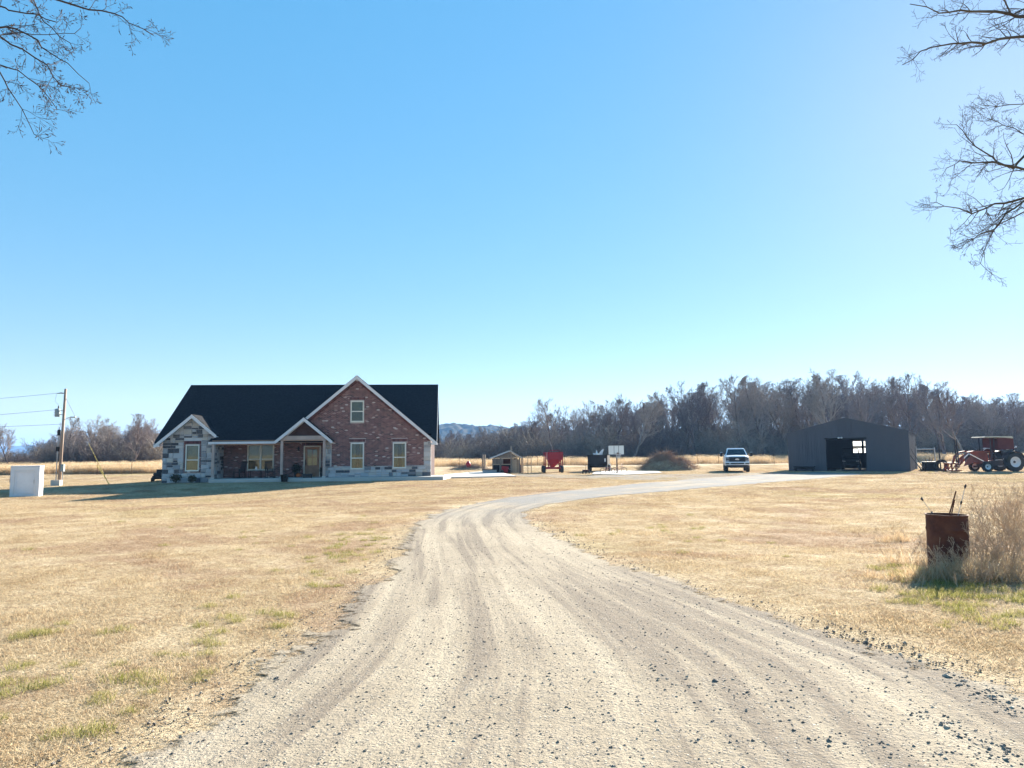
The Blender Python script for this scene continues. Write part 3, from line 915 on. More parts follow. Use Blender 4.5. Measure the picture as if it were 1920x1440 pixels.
near_tree('budding_tree', 'bare budding tree overhanging the top left corner', tl, [
    ([tl[3], A(-220, -60, 8.3), A(0, -20, 8.4), A(110, 0), A(165, 16, 8.6), A(215, 26, 8.7), A(245, 42, 8.7), A(290, 64, 8.8)], 0.031, .004),
    ([fk, A(-250, -40, 8.0), A(-60, -10, 8.2), A(0, 10), A(16, 20), A(70, 29), A(105, 42)], 0.031, .006),
    ([fk, A(-260, 20, 8.2), A(-70, 50, 8.4), A(0, 52, 8.6), A(30, 50, 8.6), A(70, 78, 8.6), A(95, 100, 8.5), A(130, 118, 8.5), A(166, 156, 8.5)], 0.031, .004),
    ([fk, A(-250, 30, 8.0), A(-60, 40, 8.2), A(0, 68, 8.3), A(45, 96, 8.3), A(85, 124, 8.3), A(112, 160, 8.3), A(138, 166, 8.3)], 0.031, .004),
    ([fk, A(-250, 70, 8.6), A(-60, 100, 8.6), A(0, 122, 8.7), A(36, 134, 8.7), A(70, 158, 8.7), A(110, 205, 8.7)], 0.028, .004),
    ([fk, A(-240, 90, 8.2), A(-50, 110, 8.2), A(0, 132, 8.3), A(16, 166, 8.3), A(40, 205, 8.3), A(66, 252, 8.3)], 0.028, .0035),
    ([tl[3], A(-120, -120, 9.0), A(20, -60, 9.0), A(60, 0, 9.0), A(82, 42, 9.0), A(112, 68, 9.0), A(140, 94, 9.0)], 0.025, .004),
    ([fk, A(-180, 60, 9.4), A(-30, 64, 9.4), A(60, 64, 9.4), A(120, 66, 9.4), A(150, 55, 9.4)], 0.019, .004),
], 5, True, c)
tr_ = [Vector((10.4, 9.6, 0)), Vector((10.3, 9.7, 2.6)), Vector((10.0, 9.8, 5.0)), Vector((9.8, 9.9, 7.6))]
fk = tr_[2]
c = dict(ncfg); c.update(dens=1.9, len=.50, up=(0, .03, .03, .02))
near_tree('overhanging_tree', 'leafless tree overhanging the top right corner beside the sun', tr_, [
    ([tr_[3], A(2150, 60, 9.6), A(1990, 45, 9.3), A(1920, 34, 9.2), A(1890, 28, 9.2), A(1840, 20, 9.2), A(1800, 20, 9.2), A(1762, 26, 9.2), A(1705, 6, 9.2)], 0.053, .005),
    ([fk, A(2180, 90, 9.4), A(2000, 78, 9.1), A(1920, 68, 9.0), A(1850, 78, 9.0), A(1800, 82, 9.0), A(1768, 86, 9.0), A(1728, 98, 9.0), A(1690, 122, 9.0)], 0.050, .005),
    ([tr_[3], A(2120, -60, 9.8), A(1960, 0, 9.6), A(1900, 26, 9.5), A(1870, -20, 9.5), A(1800, -40, 9.4)], 0.037, .005),
    ([fk, A(2160, 250, 9.5), A(2000, 255, 9.3), A(1920, 292, 9.2), A(1900, 316, 9.2), A(1872, 303, 9.2), A(1850, 285, 9.2), A(1815, 258, 9.2), A(1792, 234, 9.2)], 0.043, .004),
    ([fk, A(2160, 300, 9.2), A(2000, 320, 9.1), A(1920, 318, 9.0), A(1880, 308, 9.0), A(1850, 302, 9.0), A(1800, 306, 9.0), A(1778, 312, 9.0)], 0.043, .004),
    ([fk, A(2180, 330, 9.8), A(2000, 350, 9.7), A(1920, 372, 9.6), A(1880, 378, 9.6), A(1850, 388, 9.6), A(1820, 398, 9.6), A(1780, 386, 9.6), A(1755, 378, 9.6)], 0.040, .004),
    ([fk, A(2180, 360, 9.2), A(2000, 370, 9.0), A(1920, 380, 9.0), A(1885, 400, 9.0), A(1860, 432, 9.0), A(1825, 448, 9.0), A(1800, 468, 9.0)], 0.037, .004),
    ([fk, A(2150, 350, 9.4), A(2000, 372, 9.3), A(1920, 392, 9.3), A(1875, 420, 9.3), A(1852, 448, 9.3), A(1838, 492, 9.3)], 0.031, .0035),
    ([fk, A(2150, 180, 9.8), A(2000, 190, 9.7), A(1920, 194, 9.7), A(1870, 200, 9.7), A(1840, 196, 9.7)], 0.019, .004),
    ([fk, A(2150, 215, 9.8), A(2000, 230, 9.7), A(1920, 250, 9.7), A(1880, 236, 9.7), A(1858, 222, 9.7)], 0.019, .004),
], 11, False, c)

# ------------------------------------------------------------------ the house
# local axes of the house: x along the front from its left corner, y into the depth, z up from the grade
def cuts(base, holes):
    """a width interval with the openings taken out"""
    iv = [base]
    for a, b in holes:
        nx = []
        for p, q in iv:
            if b <= p or a >= q: nx.append((p, q)); continue
            if a > p: nx.append((p, a))
            if b < q: nx.append((b, q))
        iv = nx
    return [i for i in iv if i[1] - i[0] > .02]

def lay_bricks(mb, rows, z0, z1, y, rng, L=.203, h=.064, g=.013, d=.012, axis='x', sign=-1):
    """running bond; rows(z) gives the free intervals of a course; bricks stand d proud of the mortar"""
    k = 0; z = z0
    while z + h <= z1 + 1e-6:
        for a, b in rows(z + h / 2):
            x = math.floor(a / (L + g)) * (L + g) - (L + g) * (.5 if k % 2 else 0)
            while x < b - .015:
                x0, x1 = max(x, a), min(x + L, b)
                if x1 - x0 > .025:
                    c = float(np.clip(rng.normal(.45, .24), 0, 1))
                    dd = d + rng.uniform(-.003, .003)
                    if axis == 'x': mb.box(x0, x1, y + sign * dd if sign < 0 else y, y if sign < 0 else y + dd, z, z + h, c)
                    else: mb.box(y if sign > 0 else y - dd, y + dd if sign > 0 else y, x0, x1, z, z + h, c)
                x += L + g
        z += h + g; k += 1

def soldier(mb, a, b, z0, h, y, rng, d=.018, w=.067, g=.010):
    x = a
    while x + w <= b + .02:
        mb.box(x, x + w, y - d, y, z0, z0 + h, float(np.clip(rng.normal(.3, .2), 0, 1))); x += w + g

def stone_protos():
    out = []
    for s in range(6):
        rng = np.random.default_rng(200 + s); mb = MB()
        e = .06
        fr = []                                               # unit block, chamfered and uneven front at y = -1
        V = [(0,0,0),(1,0,0),(1,0,1),(0,0,1)]
        V += [(0,-.55,0),(1,-.55,0),(1,-.55,1),(0,-.55,1)]
        V += [(e * rng.uniform(.3,1.4), -1 + rng.uniform(-.2,.2), e * rng.uniform(.4,2)), (1 - e * rng.uniform(.3,1.4), -1 + rng.uniform(-.2,.2), e * rng.uniform(.4,2)),
              (1 - e * rng.uniform(.3,1.4), -1 + rng.uniform(-.2,.2), 1 - e * rng.uniform(.4,2)), (e * rng.uniform(.3,1.4), -1 + rng.uniform(-.2,.2), 1 - e * rng.uniform(.4,2))]
        V += [(.5 + rng.uniform(-.2,.2), -1.12 + rng.uniform(-.15,.15), .5 + rng.uniform(-.2,.2))]
        Fc = [(0,1,2,3)] + [(i, 4+i, 4+(i+1)%4, (i+1)%4) for i in range(4)] + [(4+i, 8+i, 8+(i+1)%4, 4+(i+1)%4) for i in range(4)] + [(8+i, 12, 8+(i+1)%4) for i in range(4)]
        mb.add(V, Fc); out.append(mb.mesh('stone', M['stone']))
    return out
STONES = stone_protos()

def lay_stones(parent, rows, z0, z1, y, rng, depth=.05, wmin=.28, wmax=.6, side=False):
    """random ashlar: courses of uneven height, some blocks split in two; each block its own object"""
    z = z0; g = .026
    while z < z1 - .05:
        h = min(float(rng.choice([.20, .25, .30, .34])), z1 - z)
        if z1 - z - h < .07: h = z1 - z
        lo, hi = rows(z + .01), rows(z + h - .01)
        iv = hi if len(hi) >= len(lo) else lo
        for a, b in iv:
            for a2, b2 in lo:
                if b2 > a and a2 < b: a, b = max(a, a2), min(b, b2)
            x = a
            while x < b - .05:
                w = rng.uniform(wmin, wmax)
                if b - x - w < .2: w = b - x
                w = min(w, b - x)
                pieces = [(z, h)]
                if h > .23 and rng.uniform() < .35: pieces = [(z, h * .5), (z + h * .5, h * .5)]
                for zz, hh in pieces:
                    o = bpy.data.objects.new('stone', STONES[rng.integers(0, 6)]); COL.objects.link(o); o.parent = parent
                    dp = depth * rng.uniform(.8, 1.25)
                    if side:
                        o.rotation_euler = (0, 0, math.pi / 2); o.location = (y, x + g / 2, zz + g / 2)
                    else: o.location = (x + g / 2, y, zz + g / 2)
                    o.scale = (w - g, dp, hh - g)
                x += w
        z += h

def shingles(mb, org, es, et, rows, tmax, rng, step=.15, lift=.012):
    """overlapping courses on a roof plane: org + s*es + t*et, rows(t) gives the s-interval at slope length t"""
    n = Vector(es).cross(Vector(et)).normalized()
    if n.z < 0: n = -n
    es, et, org = Vector(es), Vector(et), Vector(org)
    t = 0.0
    while t < tmax:
        t1 = min(t + step * 1.25, tmax)
        a0, b0 = rows(t); a1, b1 = rows(t1)
        if b0 - a0 > .02:
            w = .32; k = max(1, int((b0 - a0) / w)); off = rng.uniform(0, .3)
            for i in range(k):
                f0, f1 = i / k, (i + 1) / k
                r = lift * rng.uniform(.7, 1.3)
                q = [org + es * (a0 + (b0 - a0) * f0) + et * t + n * (r + .004), org + es * (a0 + (b0 - a0) * f1) + et * t + n * (r + .004),
                     org + es * (a1 + max(b1 - a1, 0) * f1) + et * t1 + n * .003, org + es * (a1 + max(b1 - a1, 0) * f0) + et * t1 + n * .003]
                base = org + es * (a0 + (b0 - a0) * f0) + et * t + n * .0; base2 = org + es * (a0 + (b0 - a0) * f1) + et * t
                mb.add(q + [base, base2], [(0, 1, 2, 3), (4, 5, 1, 0)])
        t += step

house = empty('brick_house', HOUSE_O, HOUSE_A, 'red brick house with grey stone front gable and black shingle roof', 'house')
hr = np.random.default_rng(77)
W, DEP = 18.82, 12.6
SLOPE = .672; EAVE_Z, EAVE_Y = 2.86, -.42
RIDGE_Y = 6.45; RIDGE_Z = EAVE_Z + SLOPE * (RIDGE_Y - EAVE_Y)
main_z = lambda y: EAVE_Z + SLOPE * (y - EAVE_Y)
main_y = lambda z: EAVE_Y + (z - EAVE_Z) / SLOPE
BG = dict(x=13.5, z=7.56, s=.845); SG = dict(x=2.08, z=4.80, s=.855); EG = dict(x=9.86, z=4.53, s=.83)
FL = .25                                                   # floor of the porch above the grade

# --- walls (mortar cores), each with its own facing
wins = {'w1': (1.58, 2.51, .82, 2.66), 'w2': (5.29, 7.19, .80, 2.66), 'w3': (13.04, 13.97, 4.22, 5.72), 'w4': (13.07, 14.0, .82, 2.68), 'w5': (16.08, 17.01, .86, 2.68)}
door = (9.45, 10.52, FL, 2.45)
def wall_with_holes(x0, x1, z0, ztop, holes, y0, y1):
    """front wall built of boxes round the openings; ztop(x) may slope (piecewise linear, sampled)"""
    mb = MB()
    xs = sorted({x0, x1, *[h[0] for h in holes], *[h[1] for h in holes], BG['x'] if x0 < BG['x'] < x1 else x0, SG['x'] if x0 < SG['x'] < x1 else x0})
    for a, b in zip(xs[:-1], xs[1:]):
        zc = [z0]
        hs = sorted([h for h in holes if h[0] < (a + b) / 2 < h[1]], key=lambda h: h[2])
        low = z0
        for h in hs:
            if h[2] > low + .001: mb.box(a, b, y0, y1, low, h[2])
            low = h[3]
        mb.prism([(a, low), (b, low), (b, ztop(b)), (a, ztop(a))], y0, y1, 'y')
    return mb
bg_top = lambda x: BG['z'] - .16 - BG['s'] * abs(x - BG['x'])
sg_top = lambda x: SG['z'] - .16 - SG['s'] * abs(x - SG['x'])
stone_wall = wall_with_holes(0, 3.55, -.1, sg_top, [wins['w1']], 0, .25).build('stone_gable_wall', M['mortar_grey'], house)
gable_wall = wall_with_holes(11.12, W, -.1, bg_top, [wins['w3'], wins['w4'], wins['w5']], 0, .25).build('brick_gable_wall', M['mortar'], house)
mb = MB(); mb.prism([(8.4, 3.0), (11.12, 3.0), (11.12, bg_top(11.12)), (8.4, bg_top(8.4))], 0, .25, 'y')
upper = mb.build('porch_gable_wall', M['mortar'], house)
porch_wall = wall_with_holes(3.55, 11.12, 0, lambda x: 2.9, [wins['w2'], door], 2.0, 2.25).build('porch_wall', M['mortar'], house)
mb = MB(); mb.box(3.30, 3.55, .25, 2.0, -.1, 2.9); ret = mb.build('porch_side_wall', M['mortar_grey'], house)
mb = MB(); mb.box(11.12, 11.37, .25, 2.0, 0, 2.9); mb.build('entry_side_wall', M['mortar'], house)
mb = MB(); mb.box(W - .25, W, .25, DEP, -.1, 2.85)
mb.prism([(.0, 2.85), (DEP, 2.85), (RIDGE_Y, RIDGE_Z - .2)], W - .25, W, 'x'); side_r = mb.build('side_wall', M['brick'], house)
mb = MB(); mb.box(0, .25, .25, DEP, -.1, 2.85); mb.prism([(.0, 2.85), (DEP, 2.85), (RIDGE_Y, RIDGE_Z - .2)], 0, .25, 'x'); mb.build('side_wall', M['mortar_grey'], house)
mb = MB(); mb.box(.25, W - .25, DEP - .25, DEP, -.1, 2.85); mb.build('back_wall', M['mortar'], house)
# --- brick facings (each brick real, too small to pick apart)
QL, QR = 11.72, 18.30                                       # stone quoins end / start
def rows_big(z):
    if z < .02: return []
    half = (BG['z'] - .16 - z) / BG['s'] - .26
    a, b = max(BG['x'] - half, 11.72 if z < 2.86 else 8.5), min(BG['x'] + half, QR if z < 2.74 else W)
    if z < 2.74: b = min(b, QR)
    holes = []
    for k in ('w3', 'w4', 'w5'):
        x0, x1, z0, z1 = wins[k]
        if z0 - .09 < z < z1 + .06: holes.append((x0 - .03, x1 + .03))
        elif z1 + .06 <= z < z1 + .33: holes.append((x0 - .12, x1 + .12))
    if z < 1.0 + .02: return []
    return cuts((a, b), holes)
bm_ = MB(); lay_bricks(bm_, rows_big, 1.03, 7.2, 0, hr)
for k in ('w3', 'w4', 'w5'):
    x0, x1, z0, z1 = wins[k]; soldier(bm_, x0 - .11, x1 + .11, z1 + .08, .215, 0, hr)
for sgn in (-1, 1):                                          # raking soldier band under the barge boards
    x = .12
    while True:
        xc = BG['x'] + sgn * x; zc = bg_top(xc) - .19
        if zc < 2.75 or xc < 9.2 or xc > W - .05: break
        d = Vector((sgn * math.cos(math.atan(BG['s'])), 0, -math.sin(math.atan(BG['s']))))
        nn = Vector((d.z * -sgn, 0, d.x * sgn)); nn = Vector((-d.z, 0, d.x)) if d.x > 0 else Vector((d.z, 0, -d.x))
        c = Vector((xc, 0, zc + .06)); p0 = c - nn * .13; p1 = c + nn * .09
        dd = .03 if int(x / .077) % 2 else .012
        e = d * .033
        q = [p0 - e, p0 + e, p1 + e, p1 - e]
        bm_.add([(v.x, -dd, v.z) for v in q] + [(v.x, 0, v.z) for v in q], [(0, 1, 2, 3), (0, 4, 5, 1), (1, 5, 6, 2), (2, 6, 7, 3), (3, 7, 4, 0)], float(np.clip(hr.normal(.3, .2), 0, 1)))
        x += .077 * math.cos(math.atan(BG['s']))
bm_.build('bricks', M['brick'], gable_wall, kind='stuff')
pm = MB()
def rows_porch(z):
    holes = []
    x0, x1, z0, z1 = wins['w2']
    if z0 - .09 < z < z1 + .05: holes.append((x0 - .03, x1 + .03))
    if z < door[3] + .08: holes.append((door[0] - .10, door[1] + .10))
    elif z < door[3] + .32: holes.append((door[0] - .25, door[1] + .25))
    return cuts((3.56, 11.11), holes)
lay_bricks(pm, rows_porch, FL, 2.84, 2.0, hr)
soldier(pm, door[0] - .24, door[1] + .24, door[3] + .10, .215, 2.0, hr)
pm.build('bricks', M['brick'], porch_wall, kind='stuff')
# brick surround of the window in the stone gable
sm = MB(); x0, x1, z0, z1 = wins['w1']
soldier(sm, x0 - .11, x1 + .11, z1 + .06, .215, 0, hr, d=.075)
for sx0, sx1 in ((x0 - .12, x0 - .03), (x1 + .03, x1 + .12)): lay_bricks(sm, lambda z: [(sx0, sx1)], z0 - .1, z1 + .05, 0, hr, d=.07, L=.09)
lay_bricks(sm, lambda z: [(x0 - .12, x1 + .12)], z0 - .10, z0 - .03, 0, hr, d=.085)
sm.build('bricks', M['brick'], stone_wall, kind='stuff')
# --- stone facings, block by block
def rows_sg(z):
    half = (SG['z'] - .2 - z) / SG['s']
    a, b = max(.0, SG['x'] - half), min(3.55, SG['x'] + half)
    holes = []
    if z0 - .12 < z < z1 + .30: holes.append((x0 - .13, x1 + .13))
    return cuts((a, b), holes)
lay_stones(stone_wall, rows_sg, .0, 4.45, 0, hr)
lay_stones(ret, lambda z: [(.02, 1.98)], FL, 2.84, 3.55, hr, side=True, wmin=.3, wmax=.6)
def rows_wains(z):
    holes = []
    for k in ('w4', 'w5'):
        if z > wins[k][2] - .1: holes.append((wins[k][0] - .05, wins[k][1] + .05))
    return cuts((11.12, W), holes)
lay_stones(gable_wall, rows_wains, FL, 1.02, 0, hr)
lay_stones(gable_wall, lambda z: [(11.12, QL - hr.uniform(0, .12))], 1.02, 2.86, 0, hr, wmin=.25, wmax=.5)
lay_stones(gable_wall, lambda z: [(QR + .01, W)], 1.02, 2.74, 0, hr, wmin=.25, wmax=.52)
# --- windows and door
def window(wn_, y, parent, panes, split=.5, blinds=None, sill=True):
    x0, x1, z0, z1 = wn_
    f = MB(); t = .065; cols = len(panes)
    yo, yi = y - .045, y + .10
    f.box(x0, x1, yo, yi, z0, z0 + t); f.box(x0, x1, yo, yi, z1 - t, z1)
    f.box(x0, x0 + t, yo, yi, z0 + t, z1 - t); f.box(x1 - t, x1, yo, yi, z0 + t, z1 - t)
    cw = (x1 - x0) / cols
    for i in range(1, cols): f.box(x0 + cw * i - .06, x0 + cw * i + .06, yo, yi, z0 + t, z1 - t)
    zm = z0 + (z1 - z0) * split
    ob = f.build('window', M['vinyl'], parent)
    s = MB(); s.box(x0 - .02, x1 + .02, y - .075, y - .046, z0 - .03, z0 + .025); s.build('sill', M['vinyl'], ob)
    for i in range(cols):
        a = x0 + (t if i == 0 else cw * i + .06); b = x0 + (cw * cols - t if i == cols - 1 else cw * (i + 1) - .06)
        r = MB(); r.box(a, b, yo + .01, yi - .02, zm - .035, zm + .035); r.build('meeting_rail', M['vinyl'], ob)
        for q, (za, zb, dy) in enumerate(((z0 + t, zm - .035, .012), (zm + .035, z1 - t, .045))):
            p = MB(); p.box(a, b, y + dy, y + dy + .008, za, zb); p.build('pane', M['glass'], ob)
            bl = panes[i][q]
            if bl:
                p = MB()
                if bl == 'curtain':                           # two gathered curtains with a gap between them
                    for c0, c1 in ((a, a + (b - a) * .34), (b - (b - a) * .30, b)):
                        n_ = 14
                        vs = [(c0 + (c1 - c0) * k / n_, y + .16 + .025 * math.sin(k * 1.9 + x0), z_) for z_ in (za - .03, zb + .03) for k in range(n_ + 1)]
                        p.add(vs, [(k, k + 1, n_ + 2 + k, n_ + 1 + k) for k in range(n_)])
                else:
                    k = za - .03
                    while k < zb + .03:                       # slats of a blind; the dark set paints a dim room
                        p.add([(a, y + .15, k), (b, y + .15, k), (b, y + .172, k + .046), (a, y + .172, k + .046)], [(0, 1, 2, 3)]); k += .05
                p.build('curtain' if bl == 'curtain' else 'blind', M[bl], ob)
    return ob
window(wins['w1'], 0, house, [('blind', 'blind')], .42)
window(wins['w2'], 2.0, house, [('room_dark', 'blind'), ('room_dark', 'blind')], .42)
window(wins['w3'], 0, house, [('room_dark', 'room_dark')], .5)
window(wins['w4'], 0, house, [('curtain', 'curtain')], .42)
window(wins['w5'], 0, house, [('curtain', 'curtain')], .42)
for k, yy in (('w1', 0), ('w2', 2.0), ('w3', 0), ('w4', 0), ('w5', 0)):
    x0, x1, z0, z1 = wins[k]
    mb = MB(); mb.box(x0 - .1, x1 + .1, yy + .3, yy + .32, z0 - .1, z1 + .1); mb.build('room_backing', M['room'], house)
x0, x1, z0, z1 = wins['w4']
dm = MB(); a, b, z0, z1 = door
dm.box(a - .09, a, 1.955, 2.1, z0, z1 + .08); dm.box(b, b + .09, 1.955, 2.1, z0, z1 + .08); dm.box(a, b, 1.955, 2.1, z1, z1 + .08)
fr = dm.build('door_frame', M['vinyl'], house)
dm = MB(); ga, gb, gz0, gz1 = a + .18, b - .18, z0 + .85, z1 - .18
dm.box(a, ga, 2.0, 2.06, z0, z1); dm.box(gb, b, 2.0, 2.06, z0, z1); dm.box(ga, gb, 2.0, 2.06, z0, gz0); dm.box(ga, gb, 2.0, 2.06, gz1, z1)
dm.box((ga + gb) / 2 - .02, (ga + gb) / 2 + .02, 2.005, 2.05, gz0, gz1); dm.box(ga, gb, 2.008, 2.048, (gz0 + gz1) / 2 - .02, (gz0 + gz1) / 2 + .02)
dm.box(ga, gb, 1.99, 2.0, z0 + .18, gz0 - .15)
dr = dm.build('door', M['cedar'], house)
for i in range(2):
    for j in range(2):
        p = MB(); p.box(ga + (gb - ga) / 2 * i, ga + (gb - ga) / 2 * (i + 1), 2.022, 2.03, gz0 + (gz1 - gz0) / 2 * j, gz0 + (gz1 - gz0) / 2 * (j + 1)); p.build('pane', M['glass'], dr)
p = MB(); p.box(ga, gb, 2.12, 2.13, gz0, gz1); p.build('blind', M['blind'], dr)
p = MB(); p.box(a + .05, a + .09, 1.94, 2.0, z0 + .85, z0 + 1.25); p.tube([(a + .07, 1.95, z0 + 1.0), (a + .07, 1.90, z0 + 1.0), (a + .17, 1.90, z0 + 1.0)], .012, 6); p.build('handle', M['black_metal'], dr)
p = MB(); p.box(8.95, 9.05, 1.86, 1.985, 2.15, 2.42); p.tube([(9.0, 1.92, 2.42), (9.0, 1.92, 2.50)], .02, 6); p.build('wall_lantern', M['black_metal'], house)
# --- roofs
rt = .10
rf = MB()
ra, rb = -.45, 19.25
NB = .26                                                    # the eave steps back behind the two gable walls
rf.slab([(3.30, EAVE_Y, EAVE_Z), (11.2, EAVE_Y, EAVE_Z), (11.2, NB, main_z(NB)), (3.30, NB, main_z(NB))], rt)
rf.slab([(ra, NB, main_z(NB)), (rb, NB, main_z(NB)), (rb, RIDGE_Y, RIDGE_Z), (ra, RIDGE_Y, RIDGE_Z)], rt)
rf.slab([(ra, EAVE_Y, EAVE_Z), (-.01, EAVE_Y, EAVE_Z), (-.01, NB, main_z(NB)), (ra, NB, main_z(NB))], rt)
rf.slab([(W + .01, EAVE_Y, EAVE_Z), (rb, EAVE_Y, EAVE_Z), (rb, NB, main_z(NB)), (W + .01, NB, main_z(NB))], rt)
by = 2 * RIDGE_Y - EAVE_Y
rf.slab([(ra, by, EAVE_Z), (rb, by, EAVE_Z), (rb, RIDGE_Y, RIDGE_Z), (ra, RIDGE_Y, RIDGE_Z)], rt)
roof = rf.build('roof', M['shingle'], house)
cs = 1 / math.hypot(1, SLOPE)
shm = MB()
et = (0, cs, SLOPE * cs); tl_ = (RIDGE_Y - EAVE_Y) / cs
shingles(shm, (0, EAVE_Y, EAVE_Z), (1, 0, 0), et, lambda t: (ra, rb) if t > (NB - EAVE_Y) / cs else (3.3, 11.2), tl_, hr)
shm.build('shingles', M['shingle'], roof, kind='stuff')
p = MB(); p.tube([(ra, RIDGE_Y, RIDGE_Z + .01), (rb, RIDGE_Y, RIDGE_Z + .01)], .05, 6); p.build('ridge_cap', M['shingle'], roof)
def cross_gable(g, yf, xl, xr, name, th=.09, yback=None):
    """gable roof running into the main roof: two slopes, barge boards, soffit"""
    mbr = MB(); sh = MB()
    gs = g['s']; cg = 1 / math.hypot(1, gs)
    for sgn, xe in ((-1, xl), (1, xr)):
        ze = g['z'] - gs * abs(xe - g['x'])
        yb_top = main_y(g['z']) + .1 if yback is None or sgn < 0 else yback
        yb_bot = max(main_y(ze), yf + .02) + .1 if yback is None or sgn < 0 else yback
        mbr.slab([(g['x'], yf, g['z']), (xe, yf, ze), (xe, yb_bot, ze), (g['x'], yb_top, g['z'])], th)
        ln = abs(xe - g['x']) / cg
        def rws(t, yb_top=yb_top, yb_bot=yb_bot, ln=ln): return (0, yb_bot + (yb_top - yb_bot) * t / ln - yf)
        shingles(sh, (xe, yf, ze), (0, 1, 0), (-sgn * cg, 0, gs * cg), rws, ln, hr)
    r = mbr.build(name, M['shingle'], house)
    sh.build('shingles', M['shingle'], r, kind='stuff')
    for sgn, xe in ((-1, xl), (1, xr)):
        ze = g['z'] - gs * abs(xe - g['x']); w = .20
        b = MB(); nx_, nz_ = sgn * gs * cg, cg
        poly = [(g['x'], g['z'] - .015), (xe, ze - .015), (xe, ze - .015 - w / cg * .62), (xe - sgn * .10, ze - .015 - w / cg * .62), (g['x'], g['z'] - .015 - w / cg)]
        b.prism(poly, yf - .03, yf - .001, 'y'); b.build('barge_board', M['trim'], r)
        b = MB(); b.slab([(g['x'], yf, g['z'] - th / cg - .01), (xe, yf, ze - th / cg - .01), (xe, .0, ze - th / cg - .01), (g['x'], .0, g['z'] - th / cg - .01)], .015); b.build('soffit', M['trim'], r)
    return r
cross_gable(BG, -.42, 8.6, 19.25, 'gable_roof')
cross_gable(SG, -.50, -.42, 3.80, 'gable_roof')
cross_gable(EG, -.75, 7.86, 11.88, 'entry_roof', yback=.02)
# eave returns, fascia, soffits
p = MB(); p.box(3.25, 7.86, EAVE_Y - .03, EAVE_Y - .001, EAVE_Z - .17, EAVE_Z - .01); p.build('fascia', M['trim'], house)
p = MB(); p.box(-.45, -.05, -.52, -.44, 2.54, 2.66); p.build('eave_return', M['trim'], house)
p = MB(); p.box(18.84, 19.27, -.44, .3, 2.50, 2.66); p.build('eave_return', M['trim'], house)
for xx, nm in ((rb, 'rake_board'), (ra, 'rake_board')):
    p = MB(); p.prism([(EAVE_Y, EAVE_Z - .02), (RIDGE_Y, RIDGE_Z - .02), (RIDGE_Y, RIDGE_Z - .26), (EAVE_Y, EAVE_Z - .24)], xx - .012, xx + .02, 'x'); p.build(nm, M['trim'], house)
# porch: slab, columns, beams, ceiling
p = MB(); p.box(3.56, W + .9, -1.15, 2.0, -.15, FL - .002); p.build('porch_slab', M['concrete'], house, bevel=.02)
p = MB(); p.box(3.5, 7.9, -.40, 2.0, 2.90, 2.94); p.box(7.9, 11.12, -.7, 2.0, 2.90, 2.94); p.build('porch_ceiling', M['cedar'], house)
p = MB(); p.box(8.20, 11.42, -.66, -.50, 2.86, 3.22); p.build('porch_beam', M['post_wood'], house, bevel=.01)
p = MB(); p.box(3.75, 8.2, -.30, -.14, 2.60, 2.68 + .02); p.build('porch_beam', M['cedar'], house)
for i in range(17):                                         # boards closing the entry gable
    z = 3.23 + i * .075
    hw = (EG['z'] - .2 - z) / EG['s'] - .05
    if hw < .1: break
    p = MB(); p.box(EG['x'] - hw, EG['x'] + hw, -.40 + hr.uniform(-.004, .004), -.36, z, z + .068); p.build('board', M['dark_wood'], house)
for xx, yy in ((3.66, -.62), (8.36, -.62), (11.30, -.62)):
    p = MB(); p.box(xx - .09, xx + .09, yy - .09, yy + .09, FL, 2.86 if xx > 5 else 2.70)
    col_ = p.build('porch_column', M['post_wood'], house, bevel=.012)
    p = MB(); p.box(xx - .12, xx + .12, yy - .12, yy + .12, FL, FL + .12); p.build('column_base', M['concrete'], col_)

def hloc(x, y, z=FL): return HOUSE_O + Matrix.Rotation(HOUSE_A, 3, 'Z') @ Vector((x, y, z))

# ------------------------------------------------------------------ on and beside the porch
def rocking_chair(loc, rz, label):
    t = empty('rocking_chair', loc, rz, label, 'chair', 'rocking chairs on the porch'); m = M['black_plastic']
    p = MB()
    for i in range(6): p.box(-.26, .26, -.26 + i * .09, -.19 + i * .09, .42 + i * -.006, .445 - i * .006)
    p.build('seat', m, t)
    b = MB()
    for i in range(7): b.beam((-.22 + i * .073, .27, .45), (-.22 + i * .073, .50, 1.15), .045, .018, (0, 1, 0))
    b.beam((-.27, .50, 1.14), (.27, .50, 1.14), .04, .10); b.build('backrest', m, t)
    for s in (-1, 1):
        r = MB(); r.tube([(s * .27, -.45, .075), (s * .27, -.25, .03), (s * .27, .1, .015), (s * .27, .45, .04), (s * .27, .68, .11)], .02, 6); r.build('rocker', m, t)
        a = MB(); a.box(s * .30 - .045, s * .30 + .045, -.32, .36, .64, .665); a.build('armrest', m, t)
        for yy in (-.25, .26):
            l = MB(); l.box(s * .27 - .022, s * .27 + .022, yy - .022, yy + .022, .03, .65); l.build('leg', m, t)
    return t
rocking_chair(hloc(5.15, .55), HOUSE_A + math.radians(-28), 'black rocking chair at the left end of the porch window')
rocking_chair(hloc(7.30, .55), HOUSE_A + math.radians(28), 'black rocking chair at the right end of the porch window')
t = empty('side_table', hloc(6.22, .7), HOUSE_A, 'small dark table between the two porch rocking chairs', 'table')
p = MB(); p.box(-.45, .45, -.24, .24, .50, .53); p.build('table_top', M['black_metal'], t)
for sx in (-.4, .4):
    for sy in (-.2, .2):
        p = MB(); p.box(sx - .02, sx + .02, sy - .02, sy + .02, 0, .50); p.build('leg', M['black_metal'], t)
t = empty('vase', hloc(6.28, .7, FL + .53), HOUSE_A, 'white vase with dark sprigs on the small porch table', 'vase')
